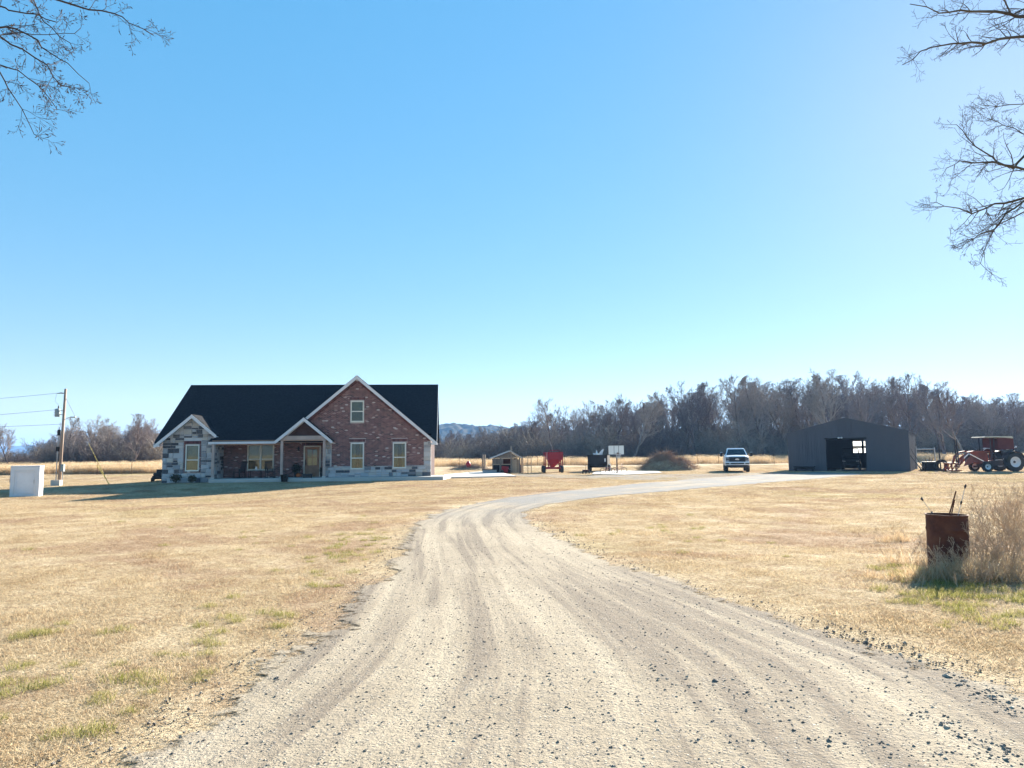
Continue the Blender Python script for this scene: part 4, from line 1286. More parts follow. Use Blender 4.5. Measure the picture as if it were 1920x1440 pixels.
p = MB(); p.lathe([(.0, 0), (.06, 0), (.085, .09), (.075, .19), (.04, .25), (.05, .29)], 16); p.build('vase_body', M['white_paint'], t, True)
p = MB()
for i in range(9): p.tube([(0, 0, .22), (hr.normal(0, .05), hr.normal(0, .05), .36), (hr.normal(0, .09), hr.normal(0, .09), .46)], .006, 4)
p.build('sprigs', M['dark_leaf'], t)

def leaf_ball(mb, c, r, n, rng, size=.05):
    for _ in range(n):
        d = Vector(rng.normal(0, 1, 3)); d.normalize(); p = Vector(c) + Vector((d.x * r[0], d.y * r[1], d.z * r[2])) * rng.uniform(.35, 1.08)
        a = Vector(rng.normal(0, 1, 3)).normalized() * size * rng.uniform(.6, 1.5); b = a.orthogonal().normalized() * size * .5
        mb.add([p - a, p + b, p + a, p - b], [(0, 1, 2, 3)])
def shrub(loc, h, w, label, name='foundation_shrub', leafm='shrub', n=420, group=None):
    t = empty(name, loc, 0, label, 'shrub', group); rng = np.random.default_rng(int(loc.x * 100) & 255)
    p = MB()
    for i in range(14):
        a = rng.uniform(0, 6.28); q = rng.uniform(.2, .9)
        p.tube([(0, 0, 0), (w * .3 * q * math.cos(a), w * .3 * q * math.sin(a), h * .5), (w * .55 * q * math.cos(a), w * .55 * q * math.sin(a), h * rng.uniform(.75, 1.05))], [.012, .008, .003], 4)
    p.build('stems', M['bark'], t)
    p = MB(); leaf_ball(p, (0, 0, h * .58), (w * .52, w * .5, h * .46), n, rng, .055); p.build('foliage', M[leafm], t)
    return t
def gloc(x, y): 
    q = hloc(x, y, 0); return Vector((q.x, q.y, float(ground_z(q.x, q.y))))
shrub(gloc(1.18, -.65), .62, .75, 'rounded dark shrub under the left part of the stone gable window', group='shrubs at the stone gable')
shrub(gloc(2.28, -.62), .50, .55, 'smaller dark shrub at the right below the stone gable window', group='shrubs at the stone gable')
t = empty('potted_plant', hloc(9.0, 1.35), 0, 'bushy dark potted plant beside the front door', 'plant')
p = MB(); p.lathe([(0, 0), (.14, 0), (.19, .32), (.21, .34), (.0, .33)], 14); p.build('pot', M['black_plastic'], t, True)
p = MB(); leaf_ball(p, (0, 0, .66), (.34, .32, .36), 420, hr, .06); p.tube([(0, 0, .3), (0, 0, .6)], .02, 6); p.build('foliage', M['dark_leaf'], t)
t = empty('planter', Vector(gloc(8.72, -1.32)), 0, 'dark round planter standing on the lawn by the porch edge', 'planter')
p = MB(); p.lathe([(0, 0), (.20, 0), (.28, .46), (.30, .50), (.26, .50), (.25, .42), (0, .42)], 18); p.build('pot', M['black_plastic'], t, True)
t = empty('pumpkin', hloc(9.28, .6), 0, 'orange pumpkin on the porch left of the front door', 'pumpkin')
p = MB()
base = len(p.v); n_, k_ = 24, 9
for i in range(k_):
    th = math.pi * i / (k_ - 1)
    for j in range(n_):
        ph = 2 * math.pi * j / n_; r = .19 * math.sin(th) * (1 - .09 * abs(math.cos(ph * 4)))
        p.v.append((r * math.cos(ph), r * math.sin(ph), .15 - .14 * math.cos(th)))
for i in range(k_ - 1):
    for j in range(n_): p.f.append((i*n_+j, i*n_+(j+1)%n_, (i+1)*n_+(j+1)%n_, (i+1)*n_+j))
p.build('pumpkin_body', M['pumpkin'], t, True)
p = MB(); p.tube([(0, 0, .26), (.01, 0, .32), (.04, 0, .36)], [.025, .018, .02], 6); p.build('stalk', M['grey_wood'], t)
t = empty('planter', hloc(10.15, -.55), HOUSE_A, 'low black oblong planter in front of the entry door', 'planter')
p = MB(); p.prism([(-.34, .28), (.34, .28), (.28, 0), (-.28, 0)], -.16, .16, 'y'); p.build('trough', M['black_plastic'], t, bevel=.01)
t = empty('potted_plant', hloc(10.85, 1.2), 0, 'small dark potted plant right of the front door', 'plant')
p = MB(); p.lathe([(0, 0), (.12, 0), (.16, .28), (.0, .27)], 14); p.build('pot', M['black_plastic'], t, True)
p = MB(); leaf_ball(p, (0, 0, .48), (.2, .2, .24), 160, hr, .05); p.build('foliage', M['dark_leaf'], t)
t = empty('garden_machine', gpt(297, 56), .3, 'small black machine standing on the lawn left of the house', 'machine')
p = MB(); p.box(-.35, .35, -.5, .55, .18, .45); p.box(-.28, .28, -.5, .0, .45, .66); p.build('body', M['black_plastic'], t, bevel=.05)
p = MB(); p.box(-.2, .2, .12, .5, .45, .55); p.box(-.2, .2, .42, .52, .55, .92); p.build('seat', M['black_plastic'], t, bevel=.03)
for sx in (-.36, .36):
    for yy, r in ((-.4, .16), (.35, .22)):
        p = MB(); p.lathe([(0, -.06), (r * .9, -.06), (r, -.03), (r, .03), (r * .9, .06), (0, .06)], 14, (sx, yy, r), 'x'); p.build('wheel', M['rubber'], t, True)

# ------------------------------------------------------------------ concrete by the house and under the hoop
zc = float(ground_z(-3, 57))
def slab_px(name, pts, h, z): return flat_slab(name, [Vector((gnd(*p).x, gnd(*p).y, zc)) for p in pts], h, M['concrete'], z)
q = hloc(W + .9, -1.0, 0); q2 = hloc(W + .9, 9.0, 0)
flat_slab('concrete_apron', [Vector((q.x, q.y, zc)), Vector((gnd(846, 897).x, gnd(846, 897).y, zc)), Vector((gnd(968, 894).x, gnd(968, 894).y, zc)), Vector((gnd(935, 887).x, gnd(935, 887).y, zc)), Vector((gnd(900, 885.5).x, gnd(900, 885.5).y, zc)), Vector((q2.x, q2.y, zc))], .10, M['concrete'], zc)
flat_slab('concrete_court', [Vector((gnd(*p).x, gnd(*p).y, float(ground_z(9, 62)))) for p in ((1110, 889.5), (1170, 891), (1242, 887), (1232, 884.5), (1150, 883), (1118, 884))], .06, M['concrete'], float(ground_z(9, 62)))

# ------------------------------------------------------------------ left: white box, utility pole, fence
g = gpt(52, 42.0)
t = empty('well_house', g, math.radians(20), 'white panelled box like a small well house on the left lawn', 'box')
p = MB(); p.box(-.72, .72, -.42, .42, -.05, 1.70); p.build('body', M['white_paint'], t, bevel=.02)
p = MB(); p.box(-.74, .74, -.455, .44, 1.70, 1.76); p.build('lid', M['white_paint'], t, bevel=.01)
for (a, b, c, d) in ((-.72, .72, 1.50, 1.69), (-.72, .72, .0, .12), (-.72, -.52, .12, 1.50), (.52, .72, .12, 1.50)):
    p = MB(); p.box(a, b, -.455, -.421, c, d); p.build('face_board', M['trim'], t, bevel=.006)
for (a, b, c, d) in ((-.46, .46, 1.39, 1.44), (-.46, .46, .18, .23), (-.46, -.41, .23, 1.39), (.41, .46, .23, 1.39)):
    p = MB(); p.box(a, b, -.445, -.421, c, d); p.build('panel_moulding', M['white_paint'], t, bevel=.005)
p = MB(); p.box(.435, .455, -.47, -.445, .75, .95); p.build('handle', M['galv'], t)

g = gpt(112, 55.0); PZ = g.z
t = empty('utility_pole', g, 0, 'weathered wooden utility pole with transformer and street lamp in the left field', 'pole')
lean = Vector((.16, 0, 7.35))
p = MB(); p.tube([Vector((0, 0, -.3)), lean * .5, lean], [.12, .105, .09], 14); p.build('pole_shaft', M['pole_wood'], t, True)
def on_pole(z, dx=0, dy=0): return lean * (z / 7.35) + Vector((dx, dy, 0))
c = on_pole(5.55, -.50)
p = MB(); p.lathe([(0, -.34), (.17, -.34), (.19, -.30), (.19, .22), (.17, .26), (.0, .30)], 18, c); tf = p.build('transformer', M['grey_can'], t, True)
for zz in (-.2, .0, .18):
    p = MB(); p.box(c.x - .30, c.x - .19, -.02, .02, c.z + zz - .015, c.z + zz + .015); p.build('cooling_fin', M['grey_can'], tf)
p = MB(); p.tube([c + Vector((.05, 0, .28)), c + Vector((.05, 0, .42)), c + Vector((.05, 0, .52))], [.04, .05, .02], 8); p.build('bushing', M['dark_steel'], tf)
for zz in (-.18, .12):
    p = MB(); p.box(c.x + .17, on_pole(5.5).x - .05, -.03, .03, c.z + zz - .03, c.z + zz + .03); p.build('bracket', M['galv'], tf)
p = MB(); p.tube([on_pole(5.0, .1), on_pole(5.12, .3), on_pole(5.16, .55)], .022, 8); la = p.build('lamp_arm', M['galv'], t)
p = MB(); q = on_pole(5.16, .72); p.box(q.x - .2, q.x + .2, q.y - .09, q.y + .09, q.z - .04, q.z + .05); p.build('lamp_head', M['grey_can'], la, bevel=.03)
p = MB(); p.box(*(lambda v: (v.x - .30, v.x - .12, -.17, -.06, v.z - .22, v.z + .22))(on_pole(4.0))); p.build('junction_box', M['black_metal'], t)
p = MB(); p.box(*(lambda v: (v.x - .34, v.x - .14, -.16, -.02, v.z - .17, v.z + .17))(on_pole(2.75))); p.build('junction_box', M['black_metal'], t)
p = MB(); p.tube([(-.19, -.1, .1), (-.17, -.1, 2.6)], .035, 8); p.tube([(-.14, -.12, 2.9), (-.10, -.12, 4.4)], .03, 8); p.build('conduit', M['galv'], t)
p = MB(); p.box(.14, .36, -.14, .06, 1.05, 1.60); p.lathe([(0, -.2), (.07, -.2), (.08, -.14), (.08, -.1)], 12, (.25, 0, 1.42), 'y'); p.build('meter_box', M['grey_can'], t)
p = MB(); p.tube([(.25, -.04, 1.05), (.26, -.03, .05)], .025, 8); p.build('conduit', M['galv'], t)
p = MB(); p.tube([on_pole(7.0), on_pole(7.03, -.35), on_pole(7.0, -.65)], [.03, .045, .02], 8); p.build('insulator', M['dark_steel'], t)
p = MB(); p.tube([on_pole(6.98, -.68), on_pole(6.4, -.75), on_pole(6.1, -.46)], .008, 5); p.build('jumper_wire', M['wire'], t)
tag(flat_slab('concrete_block', [Vector((g.x + a, g.y + b, g.z)) for a, b in ((-.30, -.55), (.38, -.55), (.38, -.19), (-.30, -.19))], .42, M['concrete']), 'grey concrete block at the foot of the utility pole', 'block', kind='thing')
wires = [((7.02, -.66), (-60, 746), 'top power line running left from the pole'), ((5.75, -.66), (-60, 776), 'middle power line running left from the transformer'), ((4.65, -.1), (-60, 796), 'lowest cable running left from the pole')]
for (z, dx), (px, py), lab in wires:
    a = Vector(g) + on_pole(z, dx); b = at(px, py, 52.5); d = b - a; b = a + d * 3.0
    pts = [a.lerp(b, i / 14) - Vector((0, 0, .25 * 4 * (i / 14) * (1 - i / 14))) for i in range(15)]
    p = MB(); p.tube(pts, .011, 5, caps=False); tag(p.build('power_line', M['wire']), lab, 'cable', 'lines strung from the utility pole')
ga = at(205, 898, 55.5); ga.z = float(ground_z(ga.x, ga.y))
t = empty('guy_wire', ga, 0, 'slanted guy wire with yellow guard right of the utility pole', 'guy wire')
top = Vector(g) + on_pole(6.75) - ga
p = MB(); p.tube([(0, 0, 0), top], .012, 5); p.build('cable', M['wire'], t)
d = top.normalized()
p = MB(); p.tube([d * .05, d * 2.5], .02, 8); p.tube([d * 1.3 + Vector((.02, 0, 0)), d * 3.6], .012, 6); p.build('guard', M['yellow_guard'], t)
p = MB(); p.tube([Vector((0, .1, 0)), Vector((-1.22, .3, 1.55))], .018, 8); p.build('guard', M['yellow_guard'], t)

def tpost(px, D, h, label, grp, mat='rust', r=.022, lean=0.0, name='fence_post'):
    b = gpt(px, D)
    p = MB(); d = Vector((lean, 0, h))
    if r > .03: p.tube([Vector((0, 0, -.2)), d * .5, d], [r, r * .95, r * .85], 8)
    else:
        p.box(-.022, .022, -.005, .005, -.2, h); p.box(-.006, .006, .005, .035, -.2, h)
        for k in range(5): p.box(-.014, .014, -.014, -.005, h * (.3 + .15 * k), h * (.3 + .15 * k) + .02)
    o = p.build(name, M[mat]); o.location = b; o.rotation_euler = (0, 0, .1)
    if r <= .03 and lean: o.rotation_euler = (0, lean, .1)
    return tag(o, label, 'post', grp)
GL, GR = 'posts of the left field fence', 'posts of the right field fence'
for px, D, h, lab, m, r, ln in [(20, 62, 1.45, 'leaning brown wooden fence post behind the white box', 'pole_wood', .07, .12), (45, 66, 1.2, 'short thin fence post just right above the white box', 'pole_wood', .05, 0),
                            (182, 74, 1.32, 'thin steel fence post crossed by the yellow guy wire guard', 'rust', .02, .05), (246, 74.5, 1.32, 'thin steel fence post midway between guy wire and house', 'rust', .02, .04)]:
    tpost(px, D, h, lab, GL, m, r, ln)
for px, D, h, lab in [(862, 90, 1.3, 'thin steel fence post left of the two wooden posts by the coop'), (1008, 92, 1.3, 'thin steel fence post left of the red hopper'), (1059, 92, 1.3, 'thin steel fence post right beside the red hopper'),
                      (1195, 92, 1.3, 'thin steel fence post between backboard and brush pile'), (1309, 92, 1.3, 'thin steel fence post right of the brush pile'), (1348, 92, 1.3, 'thin steel fence post just left of the white pickup'),
                      (1432, 92, 1.35, 'thin steel fence post right of the white pickup'), (1452, 84, 1.3, 'nearer steel fence post left of the shed')]:
    tpost(px, D, h, lab, GR)
def fence_wire(a, b, D0, D1, label, z=(.35, .7, 1.05)):
    p = MB()
    for h in z:
        pts = []
        for i in range(25):
            k = i / 24; q = gpt(a + (b - a) * k, D0 + (D1 - D0) * k); pts.append(q + Vector((0, 0, h + .02 * math.sin(i * 2.1))))
        p.tube(pts, .006, 3, caps=False)
    return tag(p.build('fence_wire', M['wire']), label, 'wire', 'wire strands of the field fences')
fence_wire(-80, 300, 66, 75, 'thin wire strands of the left field fence')
fence_wire(826, 1475, 90, 92, 'thin wire strands of the right field fence')

# ------------------------------------------------------------------ the coop and its things
CO = gpt(946, 66.0); CO.z -= .0
coop = empty('chicken_coop', CO, math.radians(4), 'small open wooden coop with a metal gable roof right of the house', 'coop')
u = 66.0 / F_PX                                              # metres per photo pixel there
cx = lambda px: (px - 946) * u
cz = lambda py: (881.5 - py) * u
xl, xr, zr, ze = cx(920.5), cx(976), cz(840), cz(853.5)
xm = cx(957)
for sgn, xe in ((-1, xl), (1, xr + .15)):
    p = MB(); p.slab([(xm, -.35, zr), (xe, -.35, ze), (xe, 2.6, ze), (xm, 2.6, zr)], .04)
    rp = p.build('roof_sheet', M['galv'], coop)
    for k in range(7):
        yy = -.3 + k * .45
        p = MB(); p.beam((xm, yy, zr + .02), (xe, yy, ze + .02), .05, .03); p.build('roof_rib', M['galv'], rp)
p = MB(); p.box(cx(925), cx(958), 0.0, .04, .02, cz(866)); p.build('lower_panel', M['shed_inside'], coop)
for k in range(7):
    a = cx(925) + k * (cx(944) - cx(925)) / 7
    p = MB(); p.box(a, a + .115, .02, .045, cz(866) + .03, ze - .05); p.build('board', M['grey_wood'], coop)
p = MB(); p.box(cx(925), cx(926.5), .05, 2.2, 0, ze - .05); p.build('side_panel', M['dark_wood'], coop)
p = MB(); p.box(cx(925), cx(974), 2.2, 2.24, 0, ze - .05); p.build('back_panel', M['dark_wood'], coop)
p = MB(); p.prism([(xl + .5, ze + .06), (xm, zr - .12), (xr - .5, ze + .06)], -.02, .02, 'y'); p.build('gable_panel', M['grey_wood'], coop)
for a, b in (((cx(922), -.06, cz(865)), (cx(958), -.06, cz(865))), ((cx(938), -.05, ze - .02), (cx(958), -.05, ze - .02))):
    p = MB(); p.beam(a, b, .06, .09); p.build('rail', M['tan_wood'], coop)
for px, top in ((937.5, 866), (938.8, 853), (958.3, 830), (974, 853)):
    p = MB(); p.box(cx(px) - .06, cx(px) + .06, -.16, -.05, -.1, cz(top)); p.build('post', M['grey_wood'], coop, bevel=.01)
for k, px in enumerate((962, 965.5, 968.5, 972, 978.5)):
    p = MB(); p.box(cx(px) - .07, cx(px) + .07, -.02, .03, 0, cz(853 + (k % 2) * 3)); p.build('board', M['tan_wood'], coop)
p = MB(); p.box(cx(975.5), cx(981), .2, .25, 0, cz(866)); p.build('low_door', M['dark_wood'], coop)
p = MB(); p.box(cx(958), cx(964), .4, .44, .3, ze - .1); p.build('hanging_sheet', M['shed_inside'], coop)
# wire run beside it
t = empty('wire_run', CO + Vector((cx(987), 0, 0)), 0, 'open wire run framed in thin rails on the right side of the coop', 'pen')
for px in (980.5, 989.5, 995.8):
    p = MB(); p.box(cx(px) - cx(987) - .03, cx(px) - cx(987) + .03, -.03, .03, -.1, cz(852)); p.build('post', M['tan_wood'], t)
p = MB(); p.box(cx(976) - cx(987), cx(996) - cx(987), -.025, .025, cz(852) - .05, cz(852)); p.build('rail', M['tan_wood'], t)
p = MB()
for k in range(9): p.box(cx(976) - cx(987), cx(996) - cx(987), -.004, .004, .1 + k * .15, .108 + k * .15)
for k in range(8): p.box(cx(976.5) - cx(987) + k * .13, cx(976.5) - cx(987) + k * .13 + .006, -.004, .004, .05, cz(852) - .06)
p.build('wire_mesh', M['galv'], t)
t = empty('raised_bed', CO + Vector((cx(916), -.4, 0)), 0, 'low grey trough beside the left end of the coop', 'trough')
p = MB(); p.box(-.50, .75, -.3, .3, 0, .34); p.build('bed_box', M['concrete'], t, bevel=.02); p = MB(); p.box(-.54, .78, -.33, .33, .341, .39); p.build('rim', M['dark_steel'], t)
for px, lab in ((905.5, 'left one of two tall wooden posts left of the coop'), (909.3, 'right one of two tall wooden posts left of the coop')):
    b = gpt(px, 70); p = MB(); p.tube([(0, 0, -.3), (0, 0, 1.7)], [.09, .08], 8); o = p.build('wooden_post', M['grey_wood']); o.location = b; tag(o, lab, 'post', 'tall wooden posts by the coop')
t = empty('wheelbarrow', CO + Vector((cx(945.5), -.75, 0)), math.radians(10), 'red wheelbarrow tub tipped up in front of the coop', 'wheelbarrow')
p = MB(); p.add([(-.34, 0, .06), (.30, -.05, .04), (.42, -.12, .62), (-.22, -.05, .70), (-.20, .34, .14), (.18, .32, .12), (.24, .24, .48), (-.10, .30, .52)],
                [(0, 1, 2, 3), (4, 7, 6, 5), (0, 4, 5, 1), (1, 5, 6, 2), (2, 6, 7, 3), (3, 7, 4, 0)]); p.build('tub', M['red_paint'], t, bevel=.03)
for s in (0, .3):
    p = MB(); p.tube([(.25, .0 + s, .55), (.55, .0 + s, .35), (.95, .0 + s, .30)], .02, 6); p.build('handle', M['grey_wood'], t)
p = MB(); p.lathe([(0, -.04), (.15, -.04), (.17, 0), (.15, .04), (0, .04)], 14, (-.2, -.1, .17), 'y'); p.build('wheel', M['rubber'], t, True)
# red burner on the low mound, far right of the house
b = gpt(878, 78)
t = empty('red_burner', b + Vector((0, 0, .22)), 0, 'small red metal burner on a low weedy mound right of the house', 'burner')
p = MB(); p.lathe([(0, 0), (.16, 0), (.26, .25), (.26, .45), (.16, .58), (.12, .7), (.0, .7)], 14); p.build('bowl', M['red_paint'], t, True)
for k in range(3):
    a = k * 2.1; p = MB(); p.tube([(.12 * math.cos(a), .12 * math.sin(a), .1), (.3 * math.cos(a), .3 * math.sin(a), -.15)], .02, 5); p.build('leg', M['red_paint'], t)

def twig_heap(name, loc, rx, ry, h, n, rng, label, cat, mat='brush'):
    """a dirt core with branches and stalks heaped over it"""
    t = empty(name, loc, 0, label, cat)
    core = MB(); nu, nv = 36, 9
    for i in range(nv + 1):
        k = i / nv
        for j in range(nu):
            a = 2 * math.pi * j / nu
            r = (1 - k) * (1 + .22 * mnoise.noise(Vector((math.cos(a) * 1.3, math.sin(a) * 1.3, k * 2 + h))))
            z = h * .84 * (1 - (1 - k) ** 1.6) + .42 * h * (1 - (1 - k) ** 3) * mnoise.noise(Vector((math.cos(a) * r * 2.4, math.sin(a) * r * 2.4, 7.0)))
            core.v.append((rx * r * math.cos(a), ry * r * math.sin(a), z - .05))
    for i in range(nv):
        for j in range(nu): core.f.append((i*nu+j, i*nu+(j+1)%nu, (i+1)*nu+(j+1)%nu, (i+1)*nu+j))
    core.build('mound', M['ground'], t, True)
    p = MB()
    for _ in range(n):
        a = rng.uniform(0, 6.283); k = rng.uniform(0, 1) ** .8
        r = 1 - k; c = Vector((rx * r * math.cos(a), ry * r * math.sin(a), h * .84 * (1 - (1 - k) ** 1.6) + .42 * h * (1 - (1 - k) ** 3) * mnoise.noise(Vector((math.cos(a) * r * 2.4, math.sin(a) * r * 2.4, 7.0)))))
        d = Vector((rng.normal(0, 1), rng.normal(0, 1), rng.uniform(-.1, .75))).normalized(); L = rng.uniform(.2, .8) * (1 + .9 * (rng.uniform() < .12))
        mid = c + d * L * .5 + Vector(rng.normal(0, .05, 3)); e = c + d * L + Vector((0, 0, -.05))
        w = rng.uniform(.006, .02)
        p.tube([c, mid, e], [w, w * .7, w * .3], 3, caps=False)
    p.build('branches', M[mat], t, kind='stuff')
    return t
hp = np.random.default_rng(5)
b = gpt(1252, 70.5)
twig_heap('brush_pile', b, 2.9, 2.0, 1.62, 5000, hp, 'big heap of brush and dirt behind the drive left of the pickup', 'brush pile', 'brush_dry')
twig_heap('weedy_mound', gpt(880, 78.5), 2.2, 1.3, .42, 700, hp, 'low weedy dirt mound under the red burner', 'mound')

# ------------------------------------------------------------------ red hopper wagon
HP = gpt(1038, 66); u = 66 / F_PX
hx = lambda px: (px - 1038.5) * u
hz = lambda py: (880.0 - py) * u
t = empty('hopper_wagon', HP, math.radians(2), 'red gravity hopper on a two axle frame with black tyres', 'hopper')
x0, x1 = hx(1022.5), hx(1056.5); z_top, z_mid, z_bot = hz(841.5), hz(854), hz(869.5)
dy = 1.6
hb = MB()
ring = [((x0 + .12, x1, z_top), 0), ]
def rect(xa, xb, ya, yb, z): return [(xa, ya, z), (xb, ya, z), (xb, yb, z), (xa, yb, z)]
V = rect(x0 + .25, x1, 0, dy, z_top) + rect(x0 + .25, x1, 0, dy, z_mid) + rect(hx(1034), hx(1041), .4, dy - .4, z_bot) + rect(x0 + .32, x1 - .07, .07, dy - .07, z_top - .02) + rect(x0 + .32, x1 - .07, .07, dy - .07, z_mid)
Fc = []
for a, b_ in ((0, 4), (4, 8)):
    Fc += [(a + i, a + (i + 1) % 4, b_ + (i + 1) % 4, b_ + i) for i in range(4)]
Fc += [(8, 9, 10, 11)] + [(0 + i, 12 + i, 12 + (i + 1) % 4, (i + 1) % 4) for i in range(4)] + [(12 + i, 16 + i, 16 + (i + 1) % 4, 12 + (i + 1) % 4) for i in range(4)] + [(16, 17, 18, 19)]
hb.add(V, Fc); hb.build('hopper', M['red_paint'], t)
p = MB(); p.box(x0 + .22, x1 + .03, -.03, dy + .03, z_mid - .04, z_mid + .02); p.build('band', M['red_paint'], t)
p = MB(); p.box(hx(1035), hx(1039), .5, dy - .5, hz(872.5), z_bot); p.build('chute', M['dark_steel'], t)
for px in (1023.5, 1029, 1049, 1055.5):
    for yy in ((-.05, dy + .05) if px in (1023.5, 1055.5) else (-.05,)):
        p = MB(); p.box(hx(px) - .045, hx(px) + .045, yy - .04, yy + .04, .38, z_top if px in (1023.5, 1055.5) else z_mid); p.build('leg', M['red_paint'], t)
for yy in (-.05, dy + .05):
    p = MB(); p.box(hx(1022), hx(1057), yy - .06, yy + .06, .34, .50); p.build('frame_rail', M['red_paint'], t)
    for a, b_ in ((1029, 1040), (1056, 1050)):
        p = MB(); p.beam((hx(a), yy, .45), (hx(b_), yy, z_mid * .7), .05, .05); p.build('brace', M['red_paint'], t)
p = MB(); p.tube([(x0 + .4, .1, z_top), (x0 + .4, .1, z_top + .16), (x1 - .3, .1, z_top + .16), (x1 - .3, .1, z_top)], .025, 6); p.build('rail', M['red_paint'], t)
def wheel(px, yy, r, w, parent, mat_rim='grey_can', axis='x'):
    q = MB(); q.lathe([(r * .55, -w * .45), (r * .82, -w * .5), (r * .96, -w * .4), (r, -w * .15), (r, w * .15), (r * .96, w * .4), (r * .82, w * .5), (r * .55, w * .45)], 20, (px, yy, r), axis)
    o = q.build('wheel', M['rubber'], parent, True)
    q = MB(); q.lathe([(0, -w * .32), (r * .2, -w * .40), (r * .3, -w * .2), (r * .5, -w * .25), (r * .58, -w * .46), (r * .58, w * .46), (r * .3, w * .2), (0, w * .32)], 18, (px, yy, r), axis); q.build('rim', M[mat_rim], o, True)
    return o
for px in (hx(1021), hx(1054.5)):
    for yy in (-.05, dy + .1): wheel(px, yy, .32, .24, t)

# ------------------------------------------------------------------ black dump trailer
TP = gpt(1124, 67); u = 67 / F_PX; ux = lambda px: (px - 1124) * u
t = empty('dump_trailer', TP, math.radians(-11), 'black dump trailer parked behind the basketball hoop', 'trailer')
x0, x1 = ux(1102.5), ux(1139); zb, zt = .62, 1.52
p = MB(); p.box(x0, x1, 0, .05, zb, zt); p.box(x0, x1, 4.0, 4.05, zb, zt); p.box(x0, x0 + .05, .05, 4.0, zb, zt); p.box(x1 - .05, x1, .05, 4.0, zb, zt); p.box(x0 + .05, x1 - .05, .05, 4.0, zb, zb + .05); p.build('bed', M['black_metal'], t)
for k in range(4):
    xx = x0 + .15 + k * (x1 - x0 - .3) / 3
    p = MB(); p.box(xx - .035, xx + .035, -.035, -.001, zb + .05, zt - .03); p.build('rib', M['black_metal'], t)
p = MB(); p.box(x0 - .03, x1 + .03, -.05, .08, zt, zt + .06); p.build('top_rail', M['black_metal'], t)
p = MB(); p.box(x0 + .2, x1 - .2, .3, 3.8, .40, .60); p.tube([(0, 3.8, .5), (0, 5.2, .5)], .05, 8); p.build('chassis', M['black_metal'], t)
for xx in (x0 + .05, x1 + .08):
    for yy in (1.4, 2.3): wheel(xx, yy, .36, .22, t)
for xx in (x0 + .05, x1 - .12):
    p = MB(); p.box(xx - .08, xx + .12, -.01, .10, .20, .62); p.build('mud_flap', M['rubber'], t)
p = MB(); p.box(x1 - .26, x1 - .16, -.06, -.036, .95, 1.25); p.build('marker', M['white_paint'], t)
t2 = empty('scrap_load', TP + Vector((.1, .6, zb + .05)), 0, 'crumpled pale scrap sticking up out of the black dump trailer', 'scrap')
p = MB(); p.prism([(-.15, .0), (.25, .0), (.30, 1.05), (.42, 1.45), (.24, 1.38), (.02, 1.12)], 0, .10, 'y'); p.build('sheet', M['white_paint'], t2); p = MB(); p.blob((-.25, .1, .55), .32, .3, .62, 4, .7); p.build('bag', M['board_white'], t2)

# ------------------------------------------------------------------ basketball hoop, bicycles, small cart
HB = gpt(1157, 61.5); u = 61.5 / F_PX; bx = lambda px: (px - 1158) * u; bz = lambda py: (885 - py) * u
HB.z += .05
t = empty('basketball_hoop', HB, math.radians(4), 'basketball hoop with white backboard on a dark pole', 'hoop')
p = MB(); p.tube([(0, 0, 0), (0, 0, bz(846))], .055, 10); p.build('pole', M['dark_steel'], t)
p = MB(); p.box(bx(1141), bx(1170), -.36, -.32, bz(850.5), bz(834)); bo = p.build('backboard', M['board_white'], t, bevel=.01)
p = MB(); 
for a in ((bx(1141), bx(1170), bz(834), bz(834) + .04), (bx(1141), bx(1170), bz(850.5) - .04, bz(850.5))): p.box(a[0], a[1], -.37, -.31, a[2], a[3])
for a in (bx(1141) - .03, bx(1170)): p.box(a, a + .03, -.37, -.31, bz(850.5) - .04, bz(834) + .04)
p.build('board_frame', M['dark_steel'], bo)
for px in (1151.5, 1160):
    p = MB(); p.box(bx(px) - .015, bx(px) + .015, -.368, -.3605, bz(850), bz(834.4)); p.build('stripe', M['dark_steel'], bo)
p = MB(); R = .23; p.tube([(R * math.cos(k * math.pi / 12), -.62 + R * math.sin(k * math.pi / 12), bz(848.5)) for k in range(25)], .012, 6, caps=False); p.box(-.06, .06, -.40, -.36, bz(849.5), bz(847)); rim = p.build('rim', M['rust'], t)
p = MB()
for k in range(12):
    a = k * math.pi / 6; p.tube([(R * math.cos(a), -.62 + R * math.sin(a), bz(848.5)), (R * .7 * math.cos(a + .26), -.62 + R * .7 * math.sin(a + .26), bz(848.5) - .22), (R * .55 * math.cos(a), -.62 + R * .55 * math.sin(a), bz(848.5) - .42)], .006, 4)
p.build('net', M['white_paint'], rim)
for zz in (bz(836), bz(848)):
    p = MB(); p.beam((0, 0, bz(848) - .1), (0, -.33, zz), .05, .05); p.build('arm', M['dark_steel'], t)
